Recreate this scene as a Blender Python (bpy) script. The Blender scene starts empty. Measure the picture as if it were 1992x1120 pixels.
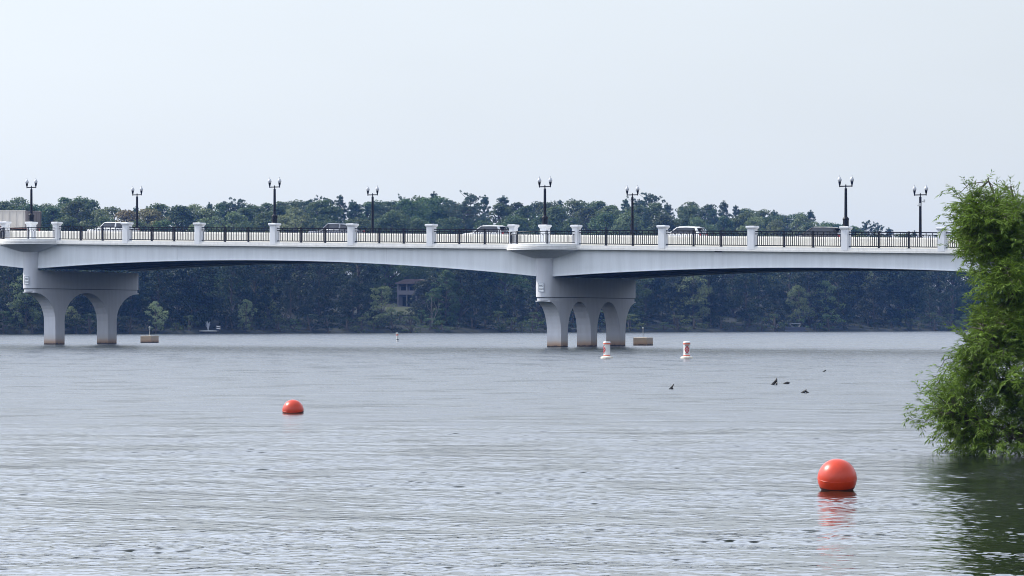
import bpy, math, random
import numpy as np
from mathutils import Vector, Matrix

S = bpy.context.scene
COL = S.collection
R = math.radians
rnd = random.Random(7)

# ------------------------------------------------------------------ camera model
F, HX, HY, CH = 5575.0, 996.0, 625.0, 2.564          # focal length in photo pixels, horizon row, eye height

def W(px, py, d):
    return Vector(((px - HX) / F * d, d, CH + (HY - py) / F * d))

def dist_w(py):                                      # distance of a point on the water at photo row py
    return F * CH / (py - HY)

# ------------------------------------------------------------------ materials
def new_mat(name):
    m = bpy.data.materials.new(name)
    m.use_nodes = True
    return m, m.node_tree, m.node_tree.nodes['Principled BSDF']

def N(nt, typ, **kw):
    n = nt.nodes.new(typ)
    for k, v in kw.items():
        setattr(n, k, v)
    return n

def paint(name, col, rough=0.5, var=0.12, scale=1.5, metal=0.0, streak=False, bump=0.0, coat=0.0):
    """base colour broken up by soft noise (and vertical weather streaks)"""
    m, nt, b = new_mat(name)
    tc = N(nt, 'ShaderNodeTexCoord')
    mp = N(nt, 'ShaderNodeMapping')
    mp.inputs['Scale'].default_value = (3, 3, 0.25) if streak else (1, 1, 1)
    nt.links.new(tc.outputs['Object'], mp.inputs['Vector'])
    no = N(nt, 'ShaderNodeTexNoise')
    no.inputs['Scale'].default_value = scale
    no.inputs['Detail'].default_value = 6
    no.inputs['Roughness'].default_value = 0.65
    nt.links.new(mp.outputs['Vector'], no.inputs['Vector'])
    rp = N(nt, 'ShaderNodeValToRGB')
    rp.color_ramp.elements[0].position = 0.3
    rp.color_ramp.elements[1].position = 0.7
    lo = [c * (1 - var) for c in col]
    hi = [min(1, c * (1 + var * 0.6)) for c in col]
    rp.color_ramp.elements[0].color = (*lo, 1)
    rp.color_ramp.elements[1].color = (*hi, 1)
    nt.links.new(no.outputs['Fac'], rp.inputs['Fac'])
    nt.links.new(rp.outputs['Color'], b.inputs['Base Color'])
    b.inputs['Roughness'].default_value = rough
    b.inputs['Metallic'].default_value = metal
    b.inputs['Coat Weight'].default_value = coat
    if bump:
        bp = N(nt, 'ShaderNodeBump')
        bp.inputs['Strength'].default_value = bump
        bp.inputs['Distance'].default_value = 0.02
        nt.links.new(no.outputs['Fac'], bp.inputs['Height'])
        nt.links.new(bp.outputs['Normal'], b.inputs['Normal'])
    return m

def pier_mat(name, col):
    """painted concrete with a rust-brown tide stain just above the water and a dark wet line at it"""
    m, nt, b = new_mat(name)
    ge = N(nt, 'ShaderNodeNewGeometry')
    sp = N(nt, 'ShaderNodeSeparateXYZ')
    nt.links.new(ge.outputs['Position'], sp.inputs[0])
    mp = N(nt, 'ShaderNodeMapping'); mp.inputs['Scale'].default_value = (2.2, 2.2, 0.3)
    nt.links.new(ge.outputs['Position'], mp.inputs['Vector'])
    no = N(nt, 'ShaderNodeTexNoise'); no.inputs['Scale'].default_value = 1.0; no.inputs['Detail'].default_value = 7
    nt.links.new(mp.outputs['Vector'], no.inputs['Vector'])
    ad = N(nt, 'ShaderNodeMath', operation='MULTIPLY_ADD')
    ad.inputs[1].default_value = -0.22
    nt.links.new(no.outputs['Fac'], ad.inputs[0]); nt.links.new(sp.outputs['Z'], ad.inputs[2])
    rp = N(nt, 'ShaderNodeValToRGB')
    e = rp.color_ramp.elements
    e[0].position = 0.0; e[0].color = (0.03, 0.022, 0.016, 1)
    e[1].position = 0.55; e[1].color = (*col, 1)
    for p, c in ((0.05, (0.06, 0.045, 0.035)), (0.075, (0.34, 0.22, 0.14)), (0.17, (0.50, 0.37, 0.27)), (0.30, (col[0]*.92, col[1]*.86, col[2]*.79))):
        x = e.new(p); x.color = (*c, 1)
    mr = N(nt, 'ShaderNodeMapRange'); mr.inputs['From Min'].default_value = -0.14; mr.inputs['From Max'].default_value = 2.2
    nt.links.new(ad.outputs[0], mr.inputs['Value'])
    nt.links.new(mr.outputs['Result'], rp.inputs['Fac'])
    # faint run-off streaks higher up
    st = N(nt, 'ShaderNodeValToRGB')
    st.color_ramp.elements[0].position = 0.32; st.color_ramp.elements[0].color = (0.78, 0.76, 0.74, 1)
    st.color_ramp.elements[1].position = 0.6; st.color_ramp.elements[1].color = (1, 1, 1, 1)
    nt.links.new(no.outputs['Fac'], st.inputs['Fac'])
    mx = N(nt, 'ShaderNodeMix', data_type='RGBA', blend_type='MULTIPLY'); mx.inputs['Factor'].default_value = 0.35
    nt.links.new(rp.outputs['Color'], mx.inputs['A']); nt.links.new(st.outputs['Color'], mx.inputs['B'])
    nt.links.new(mx.outputs['Result'], b.inputs['Base Color'])
    b.inputs['Roughness'].default_value = 0.75
    return m

def leaf_mat(name, col, var=0.5, hue=0.03, nscale=0.35, trans=0.25):
    m, nt, b = new_mat(name)
    nt.nodes.remove(b)
    out = nt.nodes['Material Output']
    oi = N(nt, 'ShaderNodeObjectInfo')
    ge = N(nt, 'ShaderNodeNewGeometry')
    no = N(nt, 'ShaderNodeTexNoise'); no.inputs['Scale'].default_value = nscale; no.inputs['Detail'].default_value = 4
    nt.links.new(ge.outputs['Position'], no.inputs['Vector'])
    # brightness = noise + per-leaf random + per-tree random
    a1 = N(nt, 'ShaderNodeMath', operation='MULTIPLY_ADD'); a1.inputs[1].default_value = 0.5
    nt.links.new(ge.outputs['Random Per Island'], a1.inputs[0]); nt.links.new(no.outputs['Fac'], a1.inputs[2])
    a2 = N(nt, 'ShaderNodeMath', operation='MULTIPLY_ADD'); a2.inputs[1].default_value = 0.7
    nt.links.new(oi.outputs['Random'], a2.inputs[0]); nt.links.new(a1.outputs[0], a2.inputs[2])
    mr = N(nt, 'ShaderNodeMapRange')
    mr.inputs['From Min'].default_value = 0.4; mr.inputs['From Max'].default_value = 1.6
    mr.inputs['To Min'].default_value = 1 - var; mr.inputs['To Max'].default_value = 1 + var
    nt.links.new(a2.outputs[0], mr.inputs['Value'])
    hr = N(nt, 'ShaderNodeMapRange')
    hr.inputs['To Min'].default_value = 0.5 - hue; hr.inputs['To Max'].default_value = 0.5 + hue
    fr = N(nt, 'ShaderNodeMath', operation='FRACT')
    m7 = N(nt, 'ShaderNodeMath', operation='MULTIPLY'); m7.inputs[1].default_value = 7.31
    nt.links.new(oi.outputs['Random'], m7.inputs[0]); nt.links.new(m7.outputs[0], fr.inputs[0])
    nt.links.new(fr.outputs[0], hr.inputs['Value'])
    hs = N(nt, 'ShaderNodeHueSaturation'); hs.inputs['Color'].default_value = (*col, 1)
    nt.links.new(hr.outputs['Result'], hs.inputs['Hue']); nt.links.new(mr.outputs['Result'], hs.inputs['Value'])
    df = N(nt, 'ShaderNodeBsdfPrincipled'); df.inputs['Roughness'].default_value = 0.6; df.inputs['Specular IOR Level'].default_value = 0.25
    tr = N(nt, 'ShaderNodeBsdfTranslucent')
    mx = N(nt, 'ShaderNodeMixShader'); mx.inputs['Fac'].default_value = trans
    nt.links.new(hs.outputs['Color'], df.inputs['Base Color']); nt.links.new(hs.outputs['Color'], tr.inputs['Color'])
    nt.links.new(df.outputs[0], mx.inputs[1]); nt.links.new(tr.outputs[0], mx.inputs[2])
    nt.links.new(mx.outputs[0], out.inputs['Surface'])
    return m

M = {}
M['girder'] = paint('girder_paint', (0.74, 0.765, 0.78), 0.5, 0.09, 0.5, streak=True)
M['fascia'] = paint('fascia_concrete', (0.80, 0.79, 0.76), 0.8, 0.10, 1.2, streak=True)
M['pilaster'] = paint('pilaster_concrete', (0.76, 0.77, 0.79), 0.8, 0.07, 1.2, streak=True)
M['barrier'] = paint('barrier_concrete', (0.85, 0.825, 0.75), 0.85, 0.08, 0.8, streak=True)
M['soffit'] = paint('soffit_shade', (0.028, 0.028, 0.034), 0.7, 0.2, 1)  # near-black: the deep shade under the deck is put into the colour
M['pier'] = pier_mat('pier_concrete', (0.63, 0.64, 0.67))
M['asphalt'] = paint('asphalt', (0.06, 0.06, 0.062), 0.9, 0.2, 4)
M['walk'] = paint('sidewalk_concrete', (0.5, 0.49, 0.46), 0.9, 0.12, 2)
M['iron'] = paint('black_iron', (0.004, 0.004, 0.006), 0.5, 0.2, 3)
M['iron'].node_tree.nodes['Principled BSDF'].inputs['Specular IOR Level'].default_value = 0.2
M['globe'] = paint('lamp_globe', (0.50, 0.51, 0.53), 0.25, 0.03, 2)
M['globe_top'] = paint('lamp_cap', (0.42, 0.44, 0.47), 0.4, 0.1, 2)
M['orange'] = paint('orange_plastic', (0.54, 0.038, 0.006), 0.36, 0.16, 3, bump=0.05, coat=0.05)
M['orange_band'] = paint('orange_band', (0.70, 0.11, 0.04), 0.5, 0.2, 3)
M['white_plastic'] = paint('white_plastic', (0.76, 0.75, 0.72), 0.45, 0.12, 3)
M['dirty_white'] = paint('dirty_white_foam', (0.66, 0.62, 0.52), 0.6, 0.3, 4)
M['black_text'] = paint('black_lettering', (0.02, 0.02, 0.025), 0.6, 0.1, 3)
M['sign_white'] = paint('sign_white', (0.74, 0.77, 0.79), 0.5, 0.04, 2)
M['sign_edge'] = paint('sign_border', (0.16, 0.19, 0.24), 0.5, 0.1, 2)
M['block'] = pier_mat('block_concrete', (0.50, 0.44, 0.36))
M['galv'] = paint('galvanised_steel', (0.45, 0.46, 0.46), 0.5, 0.1, 3, metal=0.6)
M['wood_wet'] = paint('wet_driftwood', (0.018, 0.015, 0.013), 0.5, 0.4, 8, bump=0.4)
M['bark'] = paint('bark', (0.075, 0.062, 0.05), 0.95, 0.35, 2, bump=0.3)
M['bark_pale'] = paint('dead_bark', (0.17, 0.15, 0.13), 0.9, 0.25, 2)
M['glass'] = paint('dark_window_glass', (0.02, 0.024, 0.03), 0.08, 0.1, 1)
M['tyre'] = paint('tyre_rubber', (0.02, 0.02, 0.02), 0.9, 0.1, 3)
M['rim'] = paint('wheel_alloy', (0.5, 0.5, 0.52), 0.35, 0.05, 3, metal=0.8)
M['car_white'] = paint('white_car_paint', (0.80, 0.81, 0.82), 0.25, 0.02, 1, coat=0.6)
M['car_silver'] = paint('silver_car_paint', (0.20, 0.215, 0.25), 0.3, 0.02, 1, metal=0.3, coat=0.6)
M['car_pale'] = paint('pale_silver_car_paint', (0.46, 0.48, 0.51), 0.3, 0.02, 1, metal=0.2, coat=0.6)
M['car_dark'] = paint('dark_grey_car_paint', (0.006, 0.0065, 0.012), 0.4, 0.05, 1, coat=0.15)
M['car_red'] = paint('dark_red_car_paint', (0.13, 0.015, 0.02), 0.25, 0.05, 1, coat=0.7)
M['tail'] = paint('tail_lamp_red', (0.55, 0.015, 0.02), 0.3, 0.05, 2)
M['head'] = paint('head_lamp', (0.75, 0.77, 0.8), 0.15, 0.05, 2)
M['trim'] = paint('black_trim', (0.02, 0.02, 0.022), 0.6, 0.1, 2)
M['truck_side'] = paint('beige_truck_panel', (0.50, 0.47, 0.43), 0.6, 0.08, 0.8, streak=True)
M['truck_rear'] = paint('shaded_tailgate', (0.20, 0.175, 0.17), 0.7, 0.25, 2, streak=True)  # rear face in shade: its darkness is put into the colour
M['truck_rail'] = paint('rusty_rail', (0.30, 0.16, 0.13), 0.7, 0.25, 2)
M['house_wall'] = paint('house_siding', (0.10, 0.097, 0.11), 0.8, 0.08, 1)
M['house_roof'] = paint('house_roof', (0.14, 0.105, 0.10), 0.8, 0.2, 2)
M['house_trim'] = paint('house_trim', (0.17, 0.16, 0.17), 0.7, 0.08, 2)
M['spray'] = paint('white_spray', (0.42, 0.44, 0.48), 0.9, 0.05, 3)
M['boat_hull'] = paint('boat_hull', (0.035, 0.04, 0.065), 0.4, 0.1, 2)
M['canvas'] = paint('boat_canvas', (0.075, 0.09, 0.12), 0.8, 0.1, 2)
M['leaf_shaded'] = leaf_mat('foliage_shaded', (0.018, 0.032, 0.013))  # darker copy: shade on the trees below the deck is in the colour
M['leaf_lit'] = leaf_mat('foliage_lit', (0.066, 0.100, 0.036), trans=.35)  # brighter copy: sunlight on the upper slope is in the colour
M['leaf_light'] = leaf_mat('foliage_light', (0.125, 0.160, 0.070), var=.35, trans=.35)
M['leaf_olive'] = leaf_mat('foliage_olive', (0.150, 0.130, 0.050), var=0.4, hue=0.02)
M['leaf_pale'] = leaf_mat('foliage_pale', (0.20, 0.25, 0.125), var=.3, trans=.35)
M['needle'] = leaf_mat('pine_needles', (0.078, 0.118, 0.072), var=0.4, hue=0.02)
M['willow'] = leaf_mat('willow_leaves', (0.140, 0.250, 0.032), var=0.6, hue=0.025, nscale=1.6, trans=0.30)
M['grass'] = paint('lawn', (0.035, 0.045, 0.013), 0.95, 0.3, 0.5)
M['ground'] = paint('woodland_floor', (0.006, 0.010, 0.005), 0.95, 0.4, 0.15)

# ------------------------------------------------------------------ mesh builder
class MB:
    def __init__(s):
        s.v, s.f = [], []

    def add(s, vs, fs):
        o = len(s.v)
        s.v += [tuple(p) for p in vs]
        s.f += [tuple(i + o for i in f) for f in fs]
        return s

    def box(s, x0, x1, y0, y1, z0, z1):
        return s.add([(x0, y0, z0), (x1, y0, z0), (x1, y1, z0), (x0, y1, z0), (x0, y0, z1), (x1, y0, z1), (x1, y1, z1), (x0, y1, z1)],
                     [(0, 3, 2, 1), (4, 5, 6, 7), (0, 1, 5, 4), (1, 2, 6, 5), (2, 3, 7, 6), (3, 0, 4, 7)])

    def rings(s, rings, cap=True):
        """loft closed rings of equal length"""
        n = len(rings[0])
        vs = [p for r in rings for p in r]
        fs = []
        for k in range(len(rings) - 1):
            for i in range(n):
                j = (i + 1) % n
                fs.append((k * n + i, k * n + j, (k + 1) * n + j, (k + 1) * n + i))
        if cap:
            fs.append(tuple(range(n))[::-1])
            fs.append(tuple((len(rings) - 1) * n + i for i in range(n)))
        return s.add(vs, fs)

    def lathe(s, prof, c=(0, 0, 0), n=20, cap=True):
        return s.rings([[(c[0] + r * math.cos(2 * math.pi * i / n), c[1] + r * math.sin(2 * math.pi * i / n), c[2] + z) for i in range(n)] for r, z in prof], cap)

    def tube(s, pts, rad, n=6, cap=True):
        pts = [Vector(p) for p in pts]
        if not isinstance(rad, (list, tuple)):
            rad = [rad] * len(pts)
        rs = []
        for k, p in enumerate(pts):
            d = (pts[min(k + 1, len(pts) - 1)] - pts[max(k - 1, 0)]).normalized()
            a = Vector((0, 0, 1)) if abs(d.z) < 0.9 else Vector((1, 0, 0))
            x = d.cross(a).normalized(); y = d.cross(x).normalized()
            rs.append([tuple(p + (x * math.cos(2 * math.pi * i / n) + y * math.sin(2 * math.pi * i / n)) * rad[k]) for i in range(n)])
        return s.rings(rs, cap)

    def prism(s, poly, axis, a, b):
        """extrude a 2-D outline along axis 'x' (poly in y,z), 'y' (poly in x,z) or 'z' (poly in x,y)"""
        def P(p, t):
            return (t, p[0], p[1]) if axis == 'x' else (p[0], t, p[1]) if axis == 'y' else (p[0], p[1], t)
        return s.rings([[P(p, a) for p in poly], [P(p, b) for p in poly]])

    def map(s, fn):
        s.v = [tuple(fn(Vector(p))) for p in s.v]
        return s

    def build(s, name, mat, parent=None, smooth=False, loc=None):
        me = bpy.data.meshes.new(name)
        me.from_pydata(s.v, [], s.f)
        me.materials.append(M[mat] if isinstance(mat, str) else mat)
        import bmesh
        bm = bmesh.new(); bm.from_mesh(me)
        bmesh.ops.recalc_face_normals(bm, faces=bm.faces)
        bm.to_mesh(me); bm.free()
        if smooth:
            me.shade_smooth()
            me.set_sharp_from_angle(angle=R(40))
        o = bpy.data.objects.new(name, me)
        COL.objects.link(o)
        if parent:
            o.parent = parent
        if loc is not None:
            o.location = loc
        return o

def tag(o, label=None, cat=None, group=None, kind=None):
    if label: o['label'] = label
    if cat: o['category'] = cat
    if group: o['group'] = group
    if kind: o['kind'] = kind
    return o

def empty(name, loc=(0, 0, 0), rz=0.0, parent=None):
    o = bpy.data.objects.new(name, None)
    o.empty_display_size = 0.3
    COL.objects.link(o)
    o.location = loc
    o.rotation_euler = (0, 0, rz)
    if parent: o.parent = parent
    return o

def copy_tree(o, parent=None):
    c = o.copy(); COL.objects.link(c); c.parent = parent
    for ch in list(o.children):
        copy_tree(ch, c)
    return c

def text_mesh(txt, size):
    cu = bpy.data.curves.new('txt', 'FONT')
    cu.body = txt; cu.size = size; cu.align_x = 'CENTER'; cu.align_y = 'CENTER'; cu.extrude = 0.004; cu.offset = size * 0.02
    ob = bpy.data.objects.new('txt', cu); COL.objects.link(ob)
    dg = bpy.context.evaluated_depsgraph_get(); dg.update()
    me = ob.evaluated_get(dg).to_mesh()
    vs = [tuple(v.co) for v in me.vertices]; fs = [tuple(p.vertices) for p in me.polygons]
    ob.evaluated_get(dg).to_mesh_clear()
    bpy.data.objects.remove(ob); bpy.data.curves.remove(cu)
    return vs, fs

# ------------------------------------------------------------------ bridge frame: u along, v across (away), z up
TH = R(28.874)
Z0 = F / 19.5
U0 = (0.011402 * Z0, Z0)
L = 0.112757 * Z0                                    # lamp spacing
GR = -0.0214                                         # road grade
CURB = 10.18                                         # curb level at u = 0
cu_, su_ = math.cos(TH), math.sin(TH)

def B(u, v, z):
    return Vector((U0[0] + u * cu_ + v * su_, U0[1] - u * su_ + v * cu_, z))

def curb(u):
    return CURB + GR * u

def u_at(px, v):
    """u of a point at offset v seen at photo column px"""
    k = (px - HX) / F
    return (k * (U0[1] + v * cu_) - U0[0] - v * su_) / (cu_ + k * su_)

UA, UB = -104.0, 2 * L + 3
bridge = empty('bridge', (U0[0], U0[1], 0), -TH)
tag(bridge, 'white girder road bridge on arched concrete piers crossing the whole lake', 'bridge')
BA, BB, BC = 0.1106 * L, 0.4067 * L, 0.7014 * L
gu = lambda p: Vector((p.x, p.y, p.z + curb(p.x)))

# deck: near fascia (two bands with a groove), slab, walk, road
mb = MB(); mb.prism([(-0.40, 0), (0.30, 0), (0.30, -0.24), (-0.40, -0.24)], 'x', UA, UB)
mb.prism([(-0.36, -0.24), (0.30, -0.24), (0.30, -0.27), (-0.36, -0.27)], 'x', UA, UB)
mb.prism([(-0.46, -0.27), (0.30, -0.27), (0.30, -0.42), (-0.46, -0.42)], 'x', UA, UB)
mb.map(gu).build('fascia', 'fascia', bridge)
mb = MB(); mb.prism([(19.3, -0.2), (20.3, -0.2), (20.3, -0.42), (19.3, -0.42)], 'x', UA, UB)
mb.map(gu).build('fascia', 'fascia', bridge)
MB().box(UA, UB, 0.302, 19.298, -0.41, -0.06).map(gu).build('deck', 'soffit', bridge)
MB().box(UA, UB, 0.304, 3.0, -0.056, 0.02).map(gu).build('sidewalk', 'walk', bridge)
MB().box(UA, UB, 3.36, 19.25, -0.056, 0.25).map(gu).build('roadway', 'asphalt', bridge)
mb = MB()
for vv in (11.2, 11.45):
    mb.box(UA, UB, vv - .05, vv + .05, 0.254, 0.256)
mb.map(gu).build('centre_line', paint('yellow_line', (0.6, 0.42, 0.05), 0.8), bridge)
prof = [(3.0, -0.056), (3.0, 0.95), (3.04, 1.10), (3.28, 1.10), (3.34, 0.5), (3.5, 0.3), (3.5, 0.24), (3.36, 0.24), (3.36, -0.056)]
MB().prism(prof, 'x', UA, UB).map(gu).build('barrier', 'barrier', bridge)
prof = [(19.25, -0.19), (19.25, 0.5), (19.42, 1.08), (19.85, 1.08), (19.85, -0.19)]
MB().prism(prof, 'x', UA, UB).map(gu).build('barrier', 'barrier', bridge)

def gdepth(u):
    t = u / L
    d = abs(((t + 1) % 2) - 1)
    return 1.84 + 1.30 * (1 - d) ** 2

us = np.linspace(UA, UB, 150)
for gi, gv in enumerate((0.12, 4.9, 9.7, 14.5, 19.55)):
    mb = MB(); w0, w1 = gv, gv + 0.10
    mb.rings([[(u, w0, curb(u) - 0.421), (u, w1, curb(u) - 0.421), (u, w1, curb(u) - gdepth(u)), (u, w0, curb(u) - gdepth(u))] for u in us])
    f0, f1 = gv - 0.16, gv + 0.46
    mb.rings([[(u, f0, curb(u) - gdepth(u)), (u, f1, curb(u) - gdepth(u)), (u, f1, curb(u) - gdepth(u) - 0.05), (u, f0, curb(u) - gdepth(u) - 0.05)] for u in us])
    g = mb.build('girder', 'girder' if gi in (0, 4) else 'soffit', bridge)  # inner girders take the shade-dark colour
    if gi == 0:
        for px in (340, 752, 1398, 1870):                  # bolted field splices on the face, each with a drain stub above
            u = u_at(px, 0.1)
            if px != 752:
                MB().box(u - .38, u + .38, gv - .022, gv, -gdepth(u) + .1, -.50).map(gu).build('splice_plate', 'girder', g)
                MB().box(u - .36, u + .36, gv - .16, gv, -.50, -.43).map(gu).build('drain', 'iron', g)
            else:
                MB().box(u - .02, u + .02, gv - .012, gv, -gdepth(u) + .12, -.45).map(gu).build('splice_plate', 'pier', g)
for k in range(18):                                         # cross frames between the girders
    u = -2 * L - 16 + k * 8.05
    mb = MB()
    d = gdepth(u) - .3
    for a, b in ((.22, 4.9), (5.0, 9.7), (9.8, 14.5), (14.6, 19.55)):
        mb.tube([(u, a, curb(u) - .6), (u, b, curb(u) - d)], .06, 4)
        mb.tube([(u, b, curb(u) - .6), (u, a, curb(u) - d)], .06, 4)
        mb.box(u - .06, u + .06, a, b, curb(u) - d - .06, curb(u) - d + .06)
    mb.build('cross_frame', 'soffit', bridge)

# piers
def stadium(u, v0, v1, r, n=10):
    p = [(u + r * math.cos(a), v0 + r * math.sin(a)) for a in np.linspace(math.pi, 2 * math.pi, n)]
    p += [(u + r * math.cos(a), v1 + r * math.sin(a)) for a in np.linspace(0, math.pi, n)]
    return p

def arch(va, vb, zs, za, n=14):
    """intrados points from (va) over the crown to (vb): springing height zs, crown za"""
    c, hw = (va + vb) / 2, (vb - va) / 2
    return [(c - hw * math.cos(a), zs + (za - zs) * math.sin(a)) for a in np.linspace(0, math.pi, n)]

def pier(u, ztop, zjoint, legs):
    p = empty('pier', (0, 0, 0), 0, bridge)
    r, v1 = 0.87, 18.4
    zl = zjoint - 0.32
    MB().prism(stadium(u, 0, v1, r), 'z', zjoint + 0.05, ztop).build('pier_cap', 'pier', p, True)
    mb = MB(); mb.prism(stadium(u, 0, v1, r - 0.04), 'z', zjoint, zjoint + 0.05).build('shadow_joint', 'soffit', p, True)
    mb = MB(); mb.prism(stadium(u, 0.03, v1 - .03, r - 0.10), 'z', zl, zjoint).build('lip', 'pier', p, True)
    # arched wall: outline in (v, z)
    out = [(-0.45, zl)]
    zs = 1.4 + (zjoint - 4.95)
    a = legs[0][0]
    out += [(-0.45 + (a + .45) * math.sin(q), zl - 0.12 - (zl - .12 - zs) * (1 - math.cos(q))) for q in np.linspace(0, math.pi / 2, 12)]
    out += [(a, -2.5)]
    for k, (la, lb) in enumerate(legs):
        out += [(lb, -2.5)]
        if k < len(legs) - 1:
            out += arch(lb, legs[k + 1][0], zs, zl - 0.06)
            out += [(legs[k + 1][0], -2.5)]
    b = legs[-1][1]; e = v1 + .45
    out += [(e - (e - b) * math.sin(q), zl - .12 - (zl - .12 - zs) * (1 - math.cos(q))) for q in np.linspace(math.pi / 2, 0, 12)]
    out += [(e, zl)]
    w = r - 0.07
    n = len(out)
    # fill by vertical strips: the side faces are one n-gon each, split along the top edge
    mb = MB()
    mb.prism([(q[0], q[1]) for q in out], 'x', u - w, u + w)
    o = mb.build('arched_wall', 'pier', p, False)
    # column and corbel under the overlook
    c = curb(u)
    mb = MB(); zc = c - 1.30
    mb.lathe([(0.84, ztop - .0), (0.84, ztop + .6), (0.90, zc)], (u, 0, 0), 28).build('column', 'pier', p, True)
    return p

def half_ring(u, a, pr, z, n=28, v=0.0):
    return [(u + a * math.cos(q), v - pr * math.sin(q), z) for q in np.linspace(math.pi, 0, n)]

def overlook(u):
    c = curb(u)
    o = empty('overlook', (0, 0, 0), 0, bridge)
    def slab(name, mat, rows):
        mb = MB()
        rs = []
        for a, pr, z in rows:
            h = half_ring(u, a, pr, c + z)
            rs.append(h + [(u + a, 0.28, c + z), (u - a, 0.28, c + z)])
        mb.rings(rs).build(name, mat, o, True)
    slab('rim', 'fascia', [(3.78, 3.18, 0.06), (3.80, 3.20, 0.05), (3.80, 3.20, -0.20), (3.72, 3.12, -.205), (3.72, 3.12, -.245), (3.92, 3.32, -.25), (3.92, 3.32, -.36), (3.80, 3.20, -.365), (3.80, 3.20, -.405), (3.92, 3.32, -.41), (3.92, 3.32, -.52)])
    slab('corbel', 'pier', [(3.7, 3.1, -.522), (3.0, 2.55, -.75), (1.9, 1.75, -1.08), (0.98, 0.98, -1.32)])
    # curved railing with two posts
    def pt(q, z, k=0.0):
        return (u + (3.58 + k) * math.cos(q), -(2.98 + k) * math.sin(q), c + z)
    qs = np.linspace(math.pi - .10, .10, 61)
    mb = MB()
    for z, rr in ((1.28, .045), (1.03, .032), (0.20, .036)):
        mb.tube([pt(q, z) for q in qs], rr, 5)
    for k in range(1, 60):
        q = qs[k]
        if k % 3 == 0:
            mb.tube([pt(q, .2), pt(q, 1.28)], .027, 4)
        elif k % 3 == 1:
            q2 = qs[k + 1]
            pts = [pt(q, .2), pt(q, .80)] + [pt(q + (q2 - q) * (1 - math.cos(a)) / 2, .80 + .19 * math.sin(a)) for a in np.linspace(.4, math.pi - .4, 5)] + [pt(q2, .80), pt(q2, .2)]
            mb.tube(pts, .027, 4)
    rl = mb.build('railing', 'iron', o)
    for q in (R(62), R(118)):
        x, y, z = pt(q, 0)
        mb = MB(); mb.box(x - .055, x + .055, y - .055, y + .055, c + .05, c + 1.36)
        mb.box(x - .14, x + .14, y - .14, y + .14, c + .052, c + .075).build('post', 'iron', rl)
    return o

pier(0.0, 6.98, 4.95, [(2.0, 3.44), (8.48, 9.9), (15.09, 16.37)])
pier(-2 * L, 8.20, 6.17, [(3.3, 4.95), (13.0, 14.6)])
pier(2 * L, 5.65, 3.6, [(2.0, 3.44), (8.48, 9.9), (15.09, 16.37)])
for t in (-2, 0, 2):
    overlook(t * L)

# pilasters
def pilaster(u, v=0.0, bell=False, zb=-0.25, su=0.33, sv=0.42):
    c = curb(u)
    p = MB()
    p.box(u - su, u + su, v - sv - .02, v + sv, c + zb, c + 1.78)
    o = p.build('pilaster', 'pilaster', bridge)
    for s in (-1, 1):                                   # raised margins on the two side faces leave a sunk panel
        mb = MB()
        x0, x1 = (u + su, u + su + .035) if s > 0 else (u - su - .035, u - su)
        mb.box(x0, x1, v + .12, v + sv - .01, c + .0, c + 1.6)
        mb.build('wing', 'pilaster', o)
    mb = MB()
    def sq(a, b, z):
        return [(u - a, v - b, c + z), (u + a, v - b, c + z), (u + a, v + b, c + z), (u - a, v + b, c + z)]
    if bell:
        mb.rings([sq(su + .03, sv + .03, 1.30), sq(su + .03, sv + .03, 1.42), sq(su - .02, sv - .02, 1.44), sq(su + .0, sv, 1.62), sq(su + .07, sv + .07, 1.76), sq(su + .14, sv + .14, 1.84), sq(su + .14, sv + .14, 1.98), sq(su + .10, sv + .10, 2.02)])
    else:
        mb.rings([sq(su + .01, sv + .03, 1.70), sq(su + .06, sv + .07, 1.76), sq(su + .11, sv + .12, 1.83), sq(su + .13, sv + .14, 1.85), sq(su + .13, sv + .14, 1.98), sq(su + .09, sv + .10, 2.02)])
    mb.build('cap', 'pilaster', o)
    return o

pil_u = []
for k in (-3, -2, -1, 0, 1, 2):
    for d in (-BC, -BB, -BA, BA, BB, BC):
        pass
base = [0.0]
piers_u = [-2 * L, 0.0, 2 * L]
for pu in piers_u:
    for d in (-BC, -BB, -BA, BA, BB, BC):
        if UA + 1 < pu + d < UB - 1:
            pil_u.append((pu + d, abs(d) == BA))
for lu in (-3 * L, -L, L):
    if lu > UA: pil_u.append((lu, False))
pil_u.sort()
pil_u = [p for p in pil_u if -80 < p[0]]
for u, bell in pil_u:
    pilaster(u, 0.0, bell, su=.28 if bell else .33, sv=.36 if bell else .42)
for pu in piers_u:
    pilaster(pu, 0.05, True, 0.02)

# straight railings between pilasters
def railing(u0, u1):
    mb = MB()
    n = max(3, round((u1 - u0) / 0.213 / 3) * 3)
    st = (u1 - u0) / n
    for z, h in ((1.50, .05), (1.27, .04), (0.16, .045)):
        mb.box(u0, u1, -.04, .04, z - h, z + h)
    for k in range(1, n):
        u = u0 + k * st
        if k % 3 == 0:
            mb.box(u - .033, u + .033, -.03, .03, .16, 1.50)
        elif k % 3 == 1 and k + 1 < n:
            pts = [(u, 0, .16), (u, 0, 1.06)] + [(u + st * (1 - math.cos(a)) / 2, 0, 1.06 + .19 * math.sin(a)) for a in np.linspace(.35, math.pi - .35, 5)] + [(u + st, 0, 1.06), (u + st, 0, .16)]
            mb.tube(pts, .038, 4)
    o = mb.map(gu).build('railing', 'iron', bridge)
    for f in (1 / 3, 2 / 3):
        u = u0 + (u1 - u0) * f
        m2 = MB(); m2.box(u - .085, u + .085, -.07, .07, .004, 1.60)
        m2.box(u - .17, u + .17, -.13, .13, .003, .03)
        m2.map(gu).build('post', 'iron', o)
for (a, ab), (b, bb) in zip(pil_u, pil_u[1:]):
    if ab and bb: continue
    railing(a + .33, b - .33)

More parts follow.
